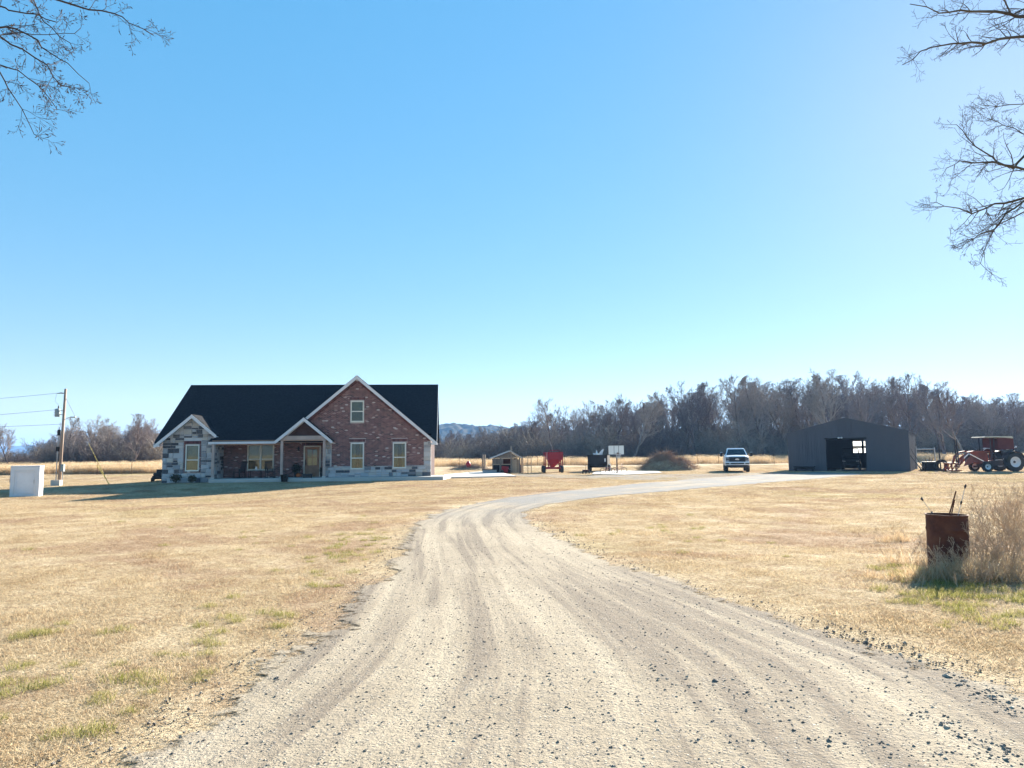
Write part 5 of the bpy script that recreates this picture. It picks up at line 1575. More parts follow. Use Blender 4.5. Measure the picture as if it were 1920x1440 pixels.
def bicycle(loc, rz, label):
    t = empty('bicycle', loc, rz, label, 'bicycle', 'children bicycles by the hoop'); m = M['pink_metal']
    r = .24; wb = .40
    for sx in (-wb, wb):
        p = MB(); p.tube([(sx + r * math.cos(k * math.pi / 10), 0, r + r * math.sin(k * math.pi / 10)) for k in range(21)], .022, 6, caps=False); w = p.build('wheel', M['rubber'], t)
        p = MB()
        for k in range(8): p.tube([(sx, 0, r), (sx + r * math.cos(k * math.pi / 4), 0, r + r * math.sin(k * math.pi / 4))], .004, 3)
        p.build('spokes', M['galv'], w)
    p = MB()
    for a, b_ in (((-wb, r), (-.05, r)), ((-wb, r), (-.15, .52)), ((-.05, r), (-.15, .56)), ((-.05, r), (.27, .55)), ((-.15, .50), (.26, .60)), ((wb, r), (.25, .66))):
        p.tube([(a[0], 0, a[1]), (b_[0], 0, b_[1])], .018, 6)
    p.build('frame', m, t)
    p = MB(); p.box(-.27, -.05, -.05, .05, .58, .63); p.build('saddle', M['black_plastic'], t, bevel=.02)
    p = MB(); p.tube([(.25, 0, .64), (.22, 0, .76), (.18, -.22, .80)], .014, 6); p.tube([(.22, 0, .76), (.18, .22, .80)], .014, 6); p.build('handlebar', M['white_paint'], t)
    p = MB(); p.tube([(-.05, -.1, r), (-.05, .1, r)], .012, 5); p.box(-.10, .0, -.16, -.10, r - .08, r - .06); p.build('pedals', M['black_plastic'], t)
    return t
g1 = gpt(1139, 61.0); g1.z += .0
bicycle(g1, math.radians(8), 'small pale pink bicycle left of the basketball pole')
g1 = gpt(1161, 60.8); g1.z += .06
bicycle(g1, math.radians(-10), 'small bicycle standing right behind the basketball pole foot')
g1 = gpt(1098, 62.5)
t = empty('garden_cart', g1, 0, 'tiny low brown cart with dark wheels on the grass left of the court', 'cart')
p = MB(); p.box(-.26, .26, -.3, .3, .18, .34); p.build('tray', M['rust'], t, bevel=.02)
for sx in (-.27, 0, .27): wheel(sx, -.3, .13, .09, t, 'dark_steel')
p = MB(); p.tube([(0, 0, .3), (.03, 0, .62), (-.06, 0, .66)], .02, 6); p.build('handle', M['rust'], t)

# ------------------------------------------------------------------ white pickup
TK = gpt(1383, 61.5)
t = empty('pickup_truck', TK, math.atan2(-TK.x, TK.y) + math.radians(2.5), 'white heavy duty pickup truck facing the camera near the shed', 'truck')
w = 1.0                                                       # half width; front bumper at y = 0, bed behind (+y)
def loft(mb, secs):
    base = len(mb.v); n = len(secs[0])
    for s_ in secs: mb.v.extend(s_)
    for i in range(len(secs) - 1):
        for j in range(n): mb.f.append((base+i*n+j, base+i*n+(j+1)%n, base+(i+1)*n+(j+1)%n, base+(i+1)*n+j))
    mb.f.append(tuple(base + j for j in reversed(range(n)))); mb.f.append(tuple(base + (len(secs)-1)*n + j for j in range(n)))
p = MB()                                                      # lower body and bonnet, cross-sections from front to cab
def sec(y, hw, z0, z1, crown, sh): return [(-hw, y, z0), (hw, y, z0), (hw + .01, y, z0 + (z1 - z0) * .55), (hw - .03, y, z1 - sh), (hw - .16, y, z1), (0, y, z1 + crown), (-hw + .16, y, z1), (-hw + .03, y, z1 - sh), (-hw - .01, y, z0 + (z1 - z0) * .55)]
loft(p, [sec(.10, .94, .62, 1.30, .01, .10), sec(.16, .98, .58, 1.36, .03, .10), sec(.7, 1.0, .58, 1.41, .04, .10), sec(1.55, 1.0, .52, 1.45, .03, .08), sec(4.1, 1.0, .50, 1.42, .0, .05), sec(4.12, 1.0, .50, 1.42, .0, .05), sec(6.2, 1.0, .55, 1.42, .0, .05)])
p.build('body', M['truck_white'], t, bevel=.02)
p = MB()                                                      # cab
def csec(y, hwb, hwt, zb, zt): return [(-hwb, y, zb), (hwb, y, zb), (hwt, y, zt - .05), (hwt - .14, y, zt), (-hwt + .14, y, zt), (-hwt, y, zt - .05)]
p.add([(-.93, 1.50, 1.42), (.93, 1.50, 1.42), (.72, 2.25, 1.99), (-.72, 2.25, 1.99), (-.93, 4.05, 1.42), (.93, 4.05, 1.42), (.74, 3.85, 1.99), (-.74, 3.85, 1.99), (-.64, 2.45, 2.05), (.64, 2.45, 2.05), (.66, 3.7, 2.05), (-.66, 3.7, 2.05)],
      [(0, 1, 2, 3), (1, 5, 6, 2), (5, 4, 7, 6), (4, 0, 3, 7), (3, 2, 9, 8), (2, 6, 10, 9), (6, 7, 11, 10), (7, 3, 8, 11), (8, 9, 10, 11)])
cab = p.build('cab', M['truck_white'], t, bevel=.03)
def ws(k, s_): return Vector((s_ * (.93 - .21 * k - .09), 1.50 + .75 * k - .016, 1.42 + .57 * k + .02))
p = MB(); p.add([ws(.06, -1), ws(.06, 1), ws(.92, 1), ws(.92, -1)], [(0, 1, 2, 3)]); p.build('windshield', M['truck_glass'], cab)
for s_ in (-1, 1):
    p = MB(); f = lambda k, y: (s_ * (.93 - .20 * k + .012), y, 1.42 + .57 * k)
    p.add([f(.1, 1.85), f(.1, 2.85), f(.85, 2.85), f(.85, 2.35)], [(0, 1, 2, 3)]); p.add([f(.1, 2.95), f(.1, 3.8), f(.85, 3.7), f(.85, 2.95)], [(0, 1, 2, 3)]); p.build('side_window', M['truck_glass'], cab)
    p = MB(); p.box(s_ * 1.02 if s_ > 0 else -1.2, 1.2 if s_ > 0 else -1.02, 1.72, 1.76, 1.36, 1.40); m_ = p.build('mirror_arm', M['black_plastic'], t)
    p = MB(); xa = s_ * 1.25; p.box(xa - .11, xa + .11, 1.66, 1.80, 1.33, 1.68); p.build('mirror', M['black_plastic'], m_, bevel=.04)
    p = MB(); p.box(xa - .10, xa + .10, 1.69, 1.80, 1.64, 1.70); p.build('mirror_cap', M['truck_white'], m_, bevel=.02)
    p = MB(); xx = s_ * .80; p.box(xx - .13, xx + .13, .055, .13, .94, 1.30); hl = p.build('headlight', M['black_plastic'], t, bevel=.01)
    for zz in (.99, 1.19):
        p = MB(); p.box(xx - .10, xx + .10, .035, .056, zz, zz + .075); p.build('lens', M['headlamp'], hl)
    p = MB(); xx = s_ * .80; p.box(xx - .16, xx + .16, -.035, .0, .70, .80); p.build('fog_recess', M['black_plastic'], t)
    for yy in (1.0, 4.95):
        wheel(s_ * .88, yy, .42, .30, t, 'chrome')
    p = MB(); p.box(s_ * 1.0 - .03, s_ * 1.0 + .05, 4.4, 5.5, .86, .98); p.build('fender_flare', M['truck_white'], t, bevel=.02)
p = MB(); p.box(-.66, .66, .04, .12, .90, 1.31); gr_ = p.build('grille', M['black_plastic'], t, bevel=.02)
for zz in (1.0, 1.105, 1.21):
    p = MB(); p.box(-.64, .64, .02, .041, zz - .02, zz + .02); p.build('grille_bar', M['black_plastic'], gr_)
p = MB(); p.lathe([(0, -.012), (.5, -.012), (.5, .012)], 24, (0, 0, 0), 'y'); o = p.build('badge', M['chrome'], gr_); o.scale = (.34, 1, .14); o.location = (0, .008, 1.105)
cu = bpy.data.curves.new('badge_text', 'FONT'); cu.body = 'Ford'; cu.size = .13; cu.align_x = 'CENTER'; cu.align_y = 'CENTER'; cu.extrude = .002; cu.materials.append(M['black_plastic'])
o = bpy.data.objects.new('badge_text', cu); COL.objects.link(o); bpy.context.view_layer.update()
me_ = bpy.data.meshes.new_from_object(o.evaluated_get(bpy.context.evaluated_depsgraph_get())); bpy.data.objects.remove(o)
o = bpy.data.objects.new('badge_text', me_); COL.objects.link(o); o.parent = gr_; o.location = (0, -.008, 1.105); o.rotation_euler = (math.pi / 2, 0, 0)
p = MB(); p.box(-.98, .98, -.02, .16, .62, .90); p.build('bumper', M['truck_white'], t, bevel=.05)
p = MB(); p.box(-.56, .56, -.04, -.021, .70, .81); p.build('bumper_slot', M['black_plastic'], t)
p = MB(); p.box(-.90, .90, .0, .2, .42, .615); p.build('valance', M['dark_steel'], t, bevel=.02)
p = MB(); p.box(-.6, .6, .5, 5.8, .38, .55); p.build('chassis', M['black_metal'], t)
for s_ in (-.25, .25):
    p = MB(); p.box(s_ - .04, s_ + .04, -.05, 0, .42, .50); p.build('tow_hook', M['black_metal'], t)
for k in range(5):
    p = MB(); p.box(-.5 + k * .25 - .05, -.5 + k * .25 + .05, 2.42, 2.5, 2.04, 2.075); p.build('roof_marker', M['headlamp'], cab)
p = MB(); p.box(-1.0, -.93, 4.15, 6.2, 1.40, 1.47); p.box(.93, 1.0, 4.15, 6.2, 1.40, 1.47); p.build('bed_rail', M['black_plastic'], t)

# ------------------------------------------------------------------ metal shed
SR = gpt(1706, 59.0)
b_ = math.radians(-32)
SW, SD, SEV, SPK = 9.3, 10.0, 3.28, 4.48
t = empty('metal_shed', SR, b_, 'dark charcoal metal shed with open doorway at the right', 'shed')   # origin at the front right corner, x to the left is negative
def sh_top(x): return SEV + (SPK - SEV) * (1 - abs(x + SW / 2) / (SW / 2))
DX0, DX1, DZ = -6.30, -3.12, 2.74
def shed_panel(x0, x1, z0, zf, y, m, parent, rib=True):
    p = MB(); p.prism([(x0 + .004, z0), (x1 - .004, z0), (x1 - .004, zf(x1)), (x0 + .004, zf(x0))], y - .004, y + .03, 'y')
    if rib:
        for k in range(3):
            xx = x0 + (x1 - x0) * (k + .5) / 3
            p.prism([(xx - .022, z0), (xx + .022, z0), (xx + .022, zf(xx) - .01), (xx - .022, zf(xx) - .01)], y - .028, y - .003, 'y')
        p.prism([(x0 - .02, z0), (x0 + .03, z0), (x0 + .03, zf(x0) - .02), (x0 - .02, zf(x0) - .02)], y - .034, y - .003, 'y')
    return p.build('wall_panel', m, parent)
fw_ = empty('front_wall', (0, 0, 0)); fw_.parent = t
edges = [-SW, -8.55, -7.8, -7.05, DX0, -5.24, -4.18, DX1, -2.5, -1.88, -1.25, -.62, 0]
for a, c in zip(edges[:-1], edges[1:]):
    z0 = DZ if a >= DX0 - .001 and c <= DX1 + .001 else 0
    if a < -SW / 2 < c:
        shed_panel(a, -SW / 2, z0, sh_top, 0, M['shed_metal'], fw_); shed_panel(-SW / 2, c, z0, sh_top, 0, M['shed_metal'], fw_)
    else: shed_panel(a, c, z0, sh_top, 0, M['shed_metal'], fw_)
for x, nm in ((-SW, 0), (0, 1)):
    for k in range(14):
        y0, y1 = SD * k / 14, SD * (k + 1) / 14
        p = MB(); s_ = 1 if x == 0 else -1
        p.box(x - .015, x + .015, y0 + .034, y1 + .03, 0, SEV - .03)
        for q in (.25, .75):
            yy = y0 + (y1 - y0) * q; p.box(*sorted((x + s_ * .014, x + s_ * .038)), yy - .02, yy + .06, 0, SEV - .04)
        p.build('wall_panel', M['shed_metal'], t)
# back wall with a window
WX0, WX1, WZ0, WZ1 = -5.3, -3.6, 1.50, 2.62
p = MB()
for a, c, z0, z1 in ((-SW, WX0, 0, SEV), (WX1, 0, 0, SEV), (WX0, WX1, 0, WZ0), (WX0, WX1, WZ1, SEV)): p.box(a, c, SD, SD + .04, z0, z1)
p.prism([(-SW, SEV), (0, SEV), (-SW / 2, SPK)], SD, SD + .04, 'y'); p.build('back_wall', M['shed_metal'], t)
p = MB(); xm_ = (WX0 + WX1) / 2; zm_ = (WZ0 + WZ1) / 2
p.box(WX0, WX1, SD - .03, SD + .06, zm_ - .09, zm_ + .09); p.box(xm_ - .10, xm_ + .10, SD - .031, SD + .061, WZ0, WZ1); wf = p.build('back_window', M['black_metal'], t)
for i in range(2):
    for j in range(2):
        p = MB(); p.box(WX0 + (WX1 - WX0) / 2 * i, WX0 + (WX1 - WX0) / 2 * (i + 1), SD + .015, SD + .02, WZ0 + (WZ1 - WZ0) / 2 * j, WZ0 + (WZ1 - WZ0) / 2 * (j + 1)); p.build('pane', M['dirty_pane'], wf)
for s_, nm in ((-1, 0), (1, 1)):
    xe = -SW - .10 if s_ < 0 else .10
    p = MB(); p.slab([(-SW / 2, -.06, SPK + .04), (xe, -.06, SEV + .01), (xe, SD + .08, SEV + .01), (-SW / 2, SD + .08, SPK + .04)], .03); rr = p.build('roof', M['shed_metal'], t)
    for k in range(15):
        yy = .1 + k * (SD - .2) / 14
        p = MB(); p.beam((-SW / 2, yy, SPK + .05), (xe, yy, SEV + .02), .05, .03); p.build('roof_rib', M['shed_metal'], rr)
    p = MB(); p.beam((-SW / 2, -.075, SPK + .0), (xe, -.075, SEV - .03), .03, .12); p.build('rake_trim', M['shed_metal'], rr)
for x in (-SW - .02, .02):
    p = MB(); p.box(x - .05, x + .05, -.045, .06, 0, SEV - .02); p.build('corner_trim', M['shed_metal'], t)
for a in (DX0, DX1):
    p = MB(); p.box(a - .05, a + .05, -.046, .10, 0, DZ); p.build('door_jamb', M['shed_metal'], t)
p = MB(); p.box(DX0 - .05, DX1 + .05, -.05, .10, DZ - .03, DZ + .09); p.build('door_header', M['black_metal'], t)
p = MB(); p.box(-5.16, -4.98, -.16, -.05, 2.80, 2.86); p.blob((-5.20, -.17, 2.83), .07, .07, .07, 1, .1); p.blob((-4.94, -.17, 2.83), .07, .07, .07, 2, .1); p.build('floodlight', M['white_metal'], t)
p = MB(); p.tube([(-SW / 2 - .15, .3, SPK), (-SW / 2 - .15, .3, SPK + .10)], .12, 10); p.build('roof_vent', M['galv'], t)
for k in range(5):
    yy = 1 + k * 2.0
    p = MB(); p.beam((-SW + .1, yy, SEV - .1), (-SW / 2, yy, SPK - .12), .08, .14); p.beam((-.1, yy, SEV - .1), (-SW / 2, yy, SPK - .12), .08, .14); p.box(-SW + .1, -.1, yy - .04, yy + .04, SEV - .2, SEV - .1); p.build('truss', M['shed_inside'], t)
def sloc(x, y, z=0.0): 
    q = SR + Matrix.Rotation(b_, 3, 'Z') @ Vector((x, y, 0)); return Vector((q.x, q.y, float(ground_z(q.x, q.y)) + z))
flat_slab('shed_floor', [sloc(*q) for q in ((-SW + .05, .05), (-.05, .05), (-.05, SD - .05), (-SW + .05, SD - .05))], .03, M['shaded_floor'])
v = empty('parked_vehicle', sloc(-4.75, 3.2, .03), b_ + math.radians(6), 'dark utility vehicle parked inside the open shed', 'vehicle')
p = MB(); p.box(-.75, .75, .1, 2.9, .45, .95); p.prism([(.1, .95), (1.1, .95), (1.1, 1.12), (.3, 1.05)], -.70, .70, 'x'); p.build('body', M['black_metal'], v, bevel=.04)
p = MB()
for sx in (-.7, .7): p.tube([(sx, 1.0, .95), (sx * .88, 1.3, 1.85), (sx * .88, 2.4, 1.85), (sx, 2.8, .95)], .035, 8)
p.box(-.66, .66, 1.25, 2.45, 1.84, 1.90); p.build('roll_cage', M['black_metal'], v)
p = MB(); p.box(-.62, .62, 1.9, 2.1, .95, 1.5); p.box(-.62, .62, 1.5, 2.0, .9, 1.1); p.build('seat', M['black_plastic'], v, bevel=.03)
for sx in (-.68, .68):
    for yy in (.5, 2.5): wheel(sx, yy, .32, .25, v, 'dark_steel')
    p = MB(); p.box(sx * .8 - .12, sx * .8 + .12, .08, .101, .72, .84); p.build('headlight', M['headlamp'], v)
p = MB(); p.tube([(-.6, .0, .5), (-.6, -.1, .8), (.6, -.1, .8), (.6, .0, .5)], .03, 8); p.build('brush_guard', M['dark_steel'], v)
v = empty('water_trough', sloc(-7.95, -.75), b_, 'low dark metal trough standing against the front of the shed', 'trough')
p = MB(); p.box(-.85, .85, -.3, .3, .32, .42); p.box(-.8, .8, -.26, .26, .18, .319); p.build('tank', M['black_metal'], v, bevel=.02)
for sx in (-.7, .7):
    p = MB(); p.box(sx - .05, sx + .05, -.25, .25, 0, .18); p.build('leg', M['black_metal'], v)
p = MB(); q = sloc(-5.35, -.1, .04)
p.tube([(-.22, 0, .05), (.1, .05, .05), (.22, 0, .06)], .04, 8); o = p.build('wood_scrap', M['tan_wood']); o.location = q; tag(o, 'short pale scrap of wood lying in the shed doorway', 'scrap')
o.location = sloc(-5.35, .25, .03)
v = empty('leaning_bars', sloc(.35, .55), b_, 'dark bars leaning on the right side of the shed', 'bars')
p = MB(); p.tube([(.75, -.2, 0), (-.25, 0, 1.85)], .03, 6); p.build('bar', M['dark_steel'], v); p = MB(); p.tube([(.55, -.5, 0), (-.25, -.4, 1.3)], .04, 6); p.build('bar', M['black_metal'], v)

# ------------------------------------------------------------------ right of the shed
b = gpt(1737, 66); 
v = empty('pipe_frame', b, math.radians(-10), 'pale pipe frame like a goalpost behind the loose tyre', 'frame')
for sx in (-.78, .78):
    p = MB(); p.tube([(sx, 0, -.2), (sx, 0, 2.05 if sx < 0 else 1.95)], .055, 10); p.build('upright', M['galv'], v)
p = MB(); p.tube([(-.8, 0, 1.78), (.8, 0, 1.82)], .05, 10); p.build('crossbar', M['galv'], v)
b = gpt(1745, 60)
v = empty('steel_tank', b, math.radians(-8), 'black square steel tank lying on the grass right of the shed', 'tank')
p = MB(); p.box(-.50, .50, -.35, .45, .02, .72); p.build('body', M['black_metal'], v, bevel=.02)
p = MB(); p.box(-.53, .53, -.38, .48, .72, .77); p.build('rim', M['black_metal'], v)
for k in range(7):
    p = MB(); p.beam((-.35 + .1 * k, .1, .74), (-.5 + .17 * k, .1 + .05 * (k % 3), 1.0 + .12 * (k % 2)), .03, .03); p.build('scrap_piece', M['rust' if k % 2 else 'galv'], v)
v = empty('scrap_coil', gpt(1731, 60.4), 0, 'tangle of dark scrap on the ground left of the steel tank', 'scrap')
p = MB()
for k in range(10): p.tube([(hr.normal(0, .16), hr.normal(0, .15), 0), (hr.normal(0, .16), hr.normal(0, .15), .3), (hr.normal(0, .22), hr.normal(0, .15), hr.uniform(.2, .62))], .022, 5)
p.build('rods', M['dark_steel'], v)
b = gpt(1766, 59.2)
v = empty('loose_tyre', b, math.radians(25), 'large bare tyre leaning on the black steel tank', 'tyre')
p = MB(); r = .50; wd = .26
p.lathe([(r * .56, -wd * .42), (r * .8, -wd * .5), (r * .96, -wd * .42), (r, -wd * .2), (r, wd * .2), (r * .96, wd * .42), (r * .8, wd * .5), (r * .56, wd * .42), (r * .60, wd * .2), (r * .60, -wd * .2), (r * .56, -wd * .42)], 28, (0, 0, 0), 'y')
o = p.build('carcass', M['rubber'], v, True); o.rotation_euler = (math.radians(-8), math.radians(0), 0); o.rotation_euler = (0, math.radians(-32), math.radians(-30)); o.location = (0, 0, .44)
for k in range(26):
    a = 2 * math.pi * k / 26
    q = MB(); q.box(-.035, .035, -wd * .45, wd * .45, r - .01, r + .025); l_ = q.build('lug', M['rubber'], o); l_.rotation_euler = (0, a, 0)

# ------------------------------------------------------------------ tractor with loader, facing left
TR = gpt(1862, 57.0); u = 57.0 / F_PX; tx = lambda px: (px - 1862) * u; tz = lambda py: (891.3 - py) * u
t = empty('tractor', TR, 0, 'old red tractor with front loader, fabric cab and flat canopy', 'tractor')
def big_wheel(x, y, r, wd, rimr, lugs, nm='wheel'):
    q = MB(); q.lathe([(rimr, -wd * .45), (r * .85, -wd * .5), (r * .95, -wd * .45), (r * .97, 0), (r * .95, wd * .45), (r * .85, wd * .5), (rimr, wd * .45)], 30, (x, y, r), 'y')
    o = q.build('wheel', M['rubber'], t, True)
    q = MB()
    for k in range(lugs):
        a = 2 * math.pi * k / lugs
        for s_ in (-1, 1):
            c0 = Vector((x + math.cos(a) * r * .955, y + s_ * .01, r + math.sin(a) * r * .955)); a2 = a + .16
            c1 = Vector((x + math.cos(a2) * r * .95, y + s_ * wd * .47, r + math.sin(a2) * r * .95))
            q.beam(c0, c1, .045, .07, (math.cos(a), 0, math.sin(a)))
    q.build('lugs', M['rubber'], o)
    q = MB(); q.lathe([(0, -wd * .1), (rimr * .25, -wd * .12), (rimr * .3, -wd * .02), (rimr * .8, -wd * .05), (rimr * .92, -wd * .4), (rimr * 1.02, -wd * .46), (rimr * 1.02, wd * .46), (rimr * .9, wd * .3), (0, wd * .3)], 26, (x, y, r), 'y'); rm = q.build('rim', M['white_metal'], o, True)
    q = MB(); q.lathe([(0, -wd * .2), (rimr * .22, -wd * .2), (rimr * .25, -wd * .1)], 12, (x, y, r), 'y'); q.build('hub', M['dark_steel'], rm)
    return o
RX, FX = tx(1888), tx(1840)
for y in (-.85, .95): big_wheel(RX, y, .75, .42, .40, 22)
for y in (-.75, .85): big_wheel(FX, y, .40, .24, .22, 18)
p = MB(); p.prism([(tx(1799 + 36), .62), (tx(1850), .62), (tx(1850), tz(857)), (tx(1836), tz(853.5)), (tx(1822), tz(853)), (tx(1818), tz(856)), (tx(1816), tz(872))], -.30, .36, 'y'); p.build('bonnet', M['tractor_red'], t, bevel=.05)
p = MB(); p.box(tx(1815), tx(1817.2), -.26, .32, .75, 1.40); p.build('grille', M['dark_steel'], t)
p = MB(); p.box(tx(1836), RX + .2, -.26, .32, .45, .85); p.build('transmission', M['dark_steel'], t, bevel=.03)
p = MB(); p.box(FX - .1, FX + .1, -.7, .8, .34, .46); p.build('front_axle', M['dark_steel'], t)
p = MB(); p.tube([(RX, -.8, .75), (RX, .9, .75)], .12, 10); p.build('rear_axle', M['dark_steel'], t)
for y0, y1 in ((-1.05, -.60), (.72, 1.15)):
    p = MB(); pts = []
    for k in range(9):
        a = math.radians(20 + k * 17.5); pts.append((RX + .86 * math.cos(a), .75 + .86 * math.sin(a)))
    inner = [(RX + .82 * math.cos(math.radians(20 + k * 17.5)), .75 + .82 * math.sin(math.radians(20 + k * 17.5))) for k in reversed(range(9))]
    p.prism(pts + inner, y0, y1, 'y'); p.build('fender', M['dark_steel'], t)
# cab: posts, fabric sides, canopy
zc0, zc1 = tz(850), tz(829)
cxa, cxb = tx(1850.5), tx(1892.5)
for xx in (cxa, tx(1857), cxb):
    for y in (-.62, .72):
        p = MB(); p.box(xx - .03, xx + .03, y - .03, y + .03, .9, zc1); p.build('cab_post', M['dark_steel'], t)
for y in (-.655, .755):
    p = MB(); p.prism([(tx(1863), zc0 - .05), (cxb + .04, zc0), (cxb, zc1), (tx(1863), zc1 - .02)], y - .012, y + .012, 'y'); p.build('side_curtain', M['maroon_cloth'], t)
p = MB(); p.box(cxb + .032, cxb + .05, -.6, .7, zc0, zc1); p.build('rear_curtain', M['maroon_cloth'], t)
p = MB(); p.box(tx(1857) - .01, tx(1857) + .01, -.60, .70, zc0 - .3, zc1 - .02); p.build('front_curtain', M['maroon_cloth'], t)
p = MB(); p.prism([(tx(1837.5), zc1 + .05), (tx(1840), zc1 + .10), (tx(1870), zc1 + .10), (tx(1888), zc1 + .11), (tx(1891), zc1 + .06), (tx(1891), zc1 - .06), (tx(1880), zc1 - .02), (tx(1865), zc1 + .03), (tx(1845), zc1 + .02)], -.78, .88, 'y'); p.build('canopy', M['canvas'], t, bevel=.02)
p = MB(); p.box(tx(1866), tx(1877), -.25, .35, .95, 1.12); p.box(tx(1876), tx(1879), -.25, .35, 1.1, 1.55); p.build('seat', M['black_plastic'], t, bevel=.03)
p = MB(); p.tube([(tx(1853), .05, 1.15), (tx(1860), .05, 1.55)], .025, 6); p.lathe([(.18, -.015), (.2, 0), (.18, .015)], 16, (tx(1860), .05, 1.56), 'z'); p.build('steering_wheel', M['black_plastic'], t)
p = MB(); p.tube([(tx(1829), -.2, tz(853)), (tx(1829), -.2, tz(845.5))], .03, 8); p.build('exhaust', M['dark_steel'], t)
p = MB(); p.tube([(tx(1842), -.28, tz(852)), (tx(1848), -.28, tz(848)), (tx(1857), -.25, tz(849))], .03, 6); p.blob((tx(1845), -.28, tz(848.5)), .16, .08, .06, 3, .1); p.build('work_light', M['white_metal'], t)
p = MB(); p.tube([(cxb + .02, .2, zc0 - .05), (tx(1911), .2, zc0 + .16)], .03, 8); p.blob((tx(1911), .2, zc0 + .17), .07, .07, .07, 2, .1); p.build('rear_bar', M['white_metal'], t)
p = MB(); p.prism([(tx(1849), .85), (tx(1855), .85), (tx(1854), 1.62), (tx(1850), 1.62)], -.50, -.44, 'y'); p.build('loader_upright', M['tractor_red'], t); p = MB(); p.prism([(tx(1849), .85), (tx(1855), .85), (tx(1854), 1.62), (tx(1850), 1.62)], .50, .56, 'y'); p.build('loader_upright', M['tractor_red'], t)
for y in (-.52, .58):
    p = MB(); ar = [(tx(1850), 1.55), (tx(1820), 1.60), (tx(1808), 1.50), (tx(1800), 1.20), (tx(1797), .75), (tx(1792), .55)]
    for a, c in zip(ar[:-1], ar[1:]): p.beam((a[0], y, a[1]), (c[0], y, c[1]), .09, .16, (0, 1, 0))
    p.build('loader_arm', M['tractor_red'], t)
    p = MB(); p.beam((tx(1838), y, .8), (tx(1812), y, 1.40), .07, .07); p.beam((tx(1812), y + .09, 1.42), (tx(1796), y + .09, .80), .06, .06); p.build('hydraulic_ram', M['chrome'], t)
    p = MB(); p.prism([(tx(1800), .45), (tx(1814), .62), (tx(1820), .95), (tx(1814), 1.25), (tx(1806), .95)], y - .02, y + .02, 'y'); p.build('loader_plate', M['tractor_red'], t)
p = MB()
for z0, z1 in ((.10, .17), (.62, .70)): p.box(tx(1781.5), tx(1784), -.75, .80, z0, z1); p.box(tx(1790.5), tx(1793), -.75, .80, z0, z1)
for y in (-.72, -.2, .3, .75):
    p.box(tx(1782), tx(1783.5), y - .05, y + .05, .17, .62); p.box(tx(1784), tx(1790.5), y - .03, y + .03, .62, .68)
    p.beam((tx(1783), y, .16), (tx(1792), y, .66), .07, .05)
lf = p.build('fork_frame', M['tractor_red'], t)
p = MB(); p.box(tx(1777), tx(1792), -.55, -.43, .03, .09); p.box(tx(1777), tx(1792), .45, .57, .03, .09); p.build('fork_tine', M['dark_steel'], lf)
for px, y, lean in ((1776, .9, -.12), (1790.5, -.5, -.10), (1800.5, .45, -.12)):
    p = MB(); x_ = tx(px); p.tube([(x_ - lean * .6, y, .35 if px > 1780 else .05), (x_ + lean * .2, y, tz(831))], [.05, .045], 8); p.build('bale_rod', M['dark_steel'], lf)

# ------------------------------------------------------------------ rusty drum and what stands in it
DB = gpt(1767, 9.75); DB.z -= .06
t = empty('steel_drum', DB, 0, 'rusty open topped steel drum among dry weeds at right', 'drum')
R, Hh = .245, .775
prof = [(0, .0), (R, .0), (R + .008, .015)]
for k in range(40):
    z = .03 + k * (Hh - .05) / 39
    bulge = .009 * (math.exp(-((z - .30) / .018) ** 2) + math.exp(-((z - .58) / .018) ** 2))
    prof.append((R + bulge, z))
prof += [(R + .012, Hh - .008), (R + .010, Hh), (R - .004, Hh), (R - .006, Hh - .02), (R - .008, .04), (0, .04)]
p = MB(); p.lathe(prof, 48); o = p.build('shell', M['rust'], t, True); o.rotation_euler = (0, math.radians(1.0), 0)
def drum_pt(px, py): return at(px, py, 9.75) - DB
def rod(label, a, b_, r, heads, mat):
    v = empty('fence_rod', DB + drum_pt(*a) * 1.0, 0, label, 'rod', 'rods sticking out of the drum')
    d = drum_pt(*b_) - drum_pt(*a); q = d.normalized()
    p = MB(); p.tube([-q * .55, d], r, 6); p.build('shaft', M[mat], v)
    for k, (f, L, rr) in enumerate(heads):
        p = MB(); c = d * f; p.tube([c - q * L, c - q * L * .4, c, c + q * L * .5], [rr * .5, rr, rr * 1.15, rr * .4], 7)
        sd = q.orthogonal().normalized(); p.tube([c, c + sd * rr * 2 + q * .01], [rr * .6, rr * .4], 5); p.build('insulator', M['black_plastic'], v)
    return v
rod('thin rod with black insulators leaning left out of the drum', (1748, 963), (1727.5, 934), .0035, [(.03, .03, .016), (.96, .03, .016)], 'galv')
rod('thin rod with two black insulators at the right of the drum', (1797, 964), (1811, 908), .0035, [(.40, .035, .012), (.95, .04, .013)], 'galv')
rod('rusty flat bar standing in the middle of the drum', (1780, 965), (1792.5, 921), .009, [], 'rust')
rod('shorter rusty bar crossing the tall bar in the drum', (1784, 965), (1790, 937), .007, [], 'rust')

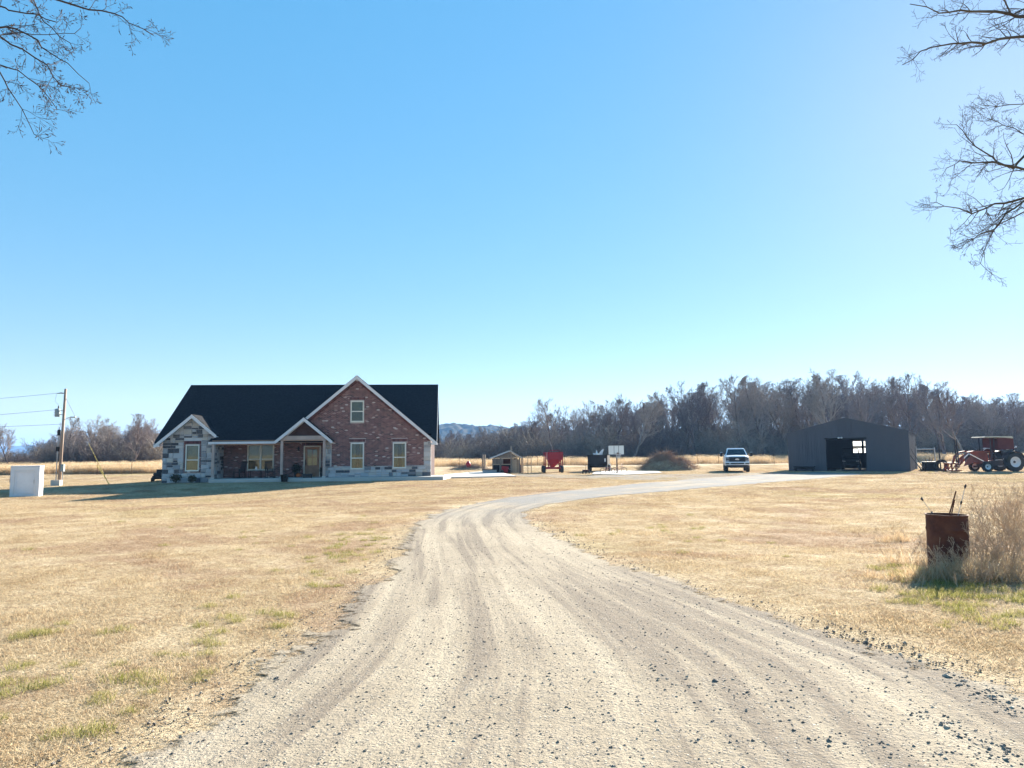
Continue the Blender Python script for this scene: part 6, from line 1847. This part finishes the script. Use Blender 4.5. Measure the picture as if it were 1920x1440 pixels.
# dry weeds round the drum
def weed(rng, mb, c, h, spread, w=.0028):
    out = []
    cf = dict(levels=2, seg=(5, 4, 3), wob=(.10, .16, .2), up=(.02, .03, .02), taper=(.7, .7, .5), kids=(7, 4), ratio=(.42, .45), rr=(.7, .7), ang=((.3, .8), (.3, .8), (.3, .8)), rmin=w * .55)
    cf['from'] = (.25, .2)
    d = Vector((rng.normal(0, spread), rng.normal(0, spread), 1)).normalized()
    grow(rng, Vector(c), d, h, w * 1.4, 0, cf, out)
    for lv, pts, rad in out: mb.tube(pts, rad, 3, caps=False)
wr = np.random.default_rng(31)
p = MB()
for (px, py, sx, sy, n, h0, h1, spd) in [(1905, 1060, .34, .35, 46, .5, 1.05, .22), (1865, 1068, .26, .3, 34, .35, .85, .3), (1835, 1075, .18, .25, 50, .25, .55, .4), (1790, 1085, .16, .12, 15, .22, .5, .35), (1722, 1050, .16, .25, 14, .15, .42, .6), (1690, 1010, .25, .3, 16, .08, .25, .9), (1950, 1050, .35, .4, 60, .5, 1.1, .2), (1870, 1095, .4, .15, 60, .12, .35, .8)]:
    c = gnd(px, py)
    for _ in range(n):
        q = c + Vector((wr.normal(0, sx), wr.normal(0, sy), 0))
        if (q.x - DB.x) ** 2 + (q.y - DB.y) ** 2 < .31 ** 2: continue
        q.z = float(ground_z(q.x, q.y)) - .01; weed(wr, p, q, wr.uniform(h0, h1), spd)
def m_weed():
    t = NT('dry_weed'); pos = t.n('ShaderNodeNewGeometry').outputs['Position']
    return t.done(t.bsdf(t.mix(t.maprange(t.noise(pos, 6, 3), .35, .65), (.50,.38,.26), (.36,.26,.18)), .95, 0, .1))
o = p.build('dry_weeds', m_weed()); tag(o, 'dry brown weeds and stalks around the rusty drum', 'weeds', kind='stuff')
pr = [blade_mesh('long_grass_clump', np.random.default_rng(140 + i), 90, .2, .12, .34, .005, (.1, 1.1), M['tall_grass']) for i in range(3)]
q = []
for (px, py, sx, sy, n) in [(1900, 1075, .4, .3, 44), (1840, 1085, .3, .2, 34), (1780, 1085, .25, .12, 26), (1722, 1060, .2, .2, 5), (1690, 1015, .25, .25, 5)]:
    c = gnd(px, py); q.append(wr.normal(0, 1, (n, 2)) * [sx, sy] + [c.x, c.y])
q = np.concatenate(q); q = q[(q[:, 0] - DB.x) ** 2 + (q[:, 1] - DB.y) ** 2 > .34 ** 2]
scatter('long_grass', pr, np.stack([q[:, 0], q[:, 1], ground_z(q[:, 0], q[:, 1])], -1), yaw(len(q)), wr.uniform(.6, 1.1, len(q))[:, None] * np.ones((1, 3)), wr.uniform(0, 1, len(q)), 'longer dry grass growing around the rusty drum', 'grass')

# ------------------------------------------------------------------ the air
def haze():
    m = bpy.data.materials.new('haze'); m.use_nodes = True; nt = m.node_tree; nt.nodes.clear()
    v = nt.nodes.new('ShaderNodeVolumePrincipled'); v.inputs['Color'].default_value = (.26, .52, 1.0, 1); v.inputs['Density'].default_value = HAZE; v.inputs['Anisotropy'].default_value = .3
    out = nt.nodes.new('ShaderNodeOutputMaterial'); nt.links.new(v.outputs[0], out.inputs['Volume'])
    p = MB(); p.box(-7000, 7000, -7000, 7000, -3.0, 135.0); o = p.build('haze', m); return tag(o, kind='stuff')
HAZE = .00016
haze()
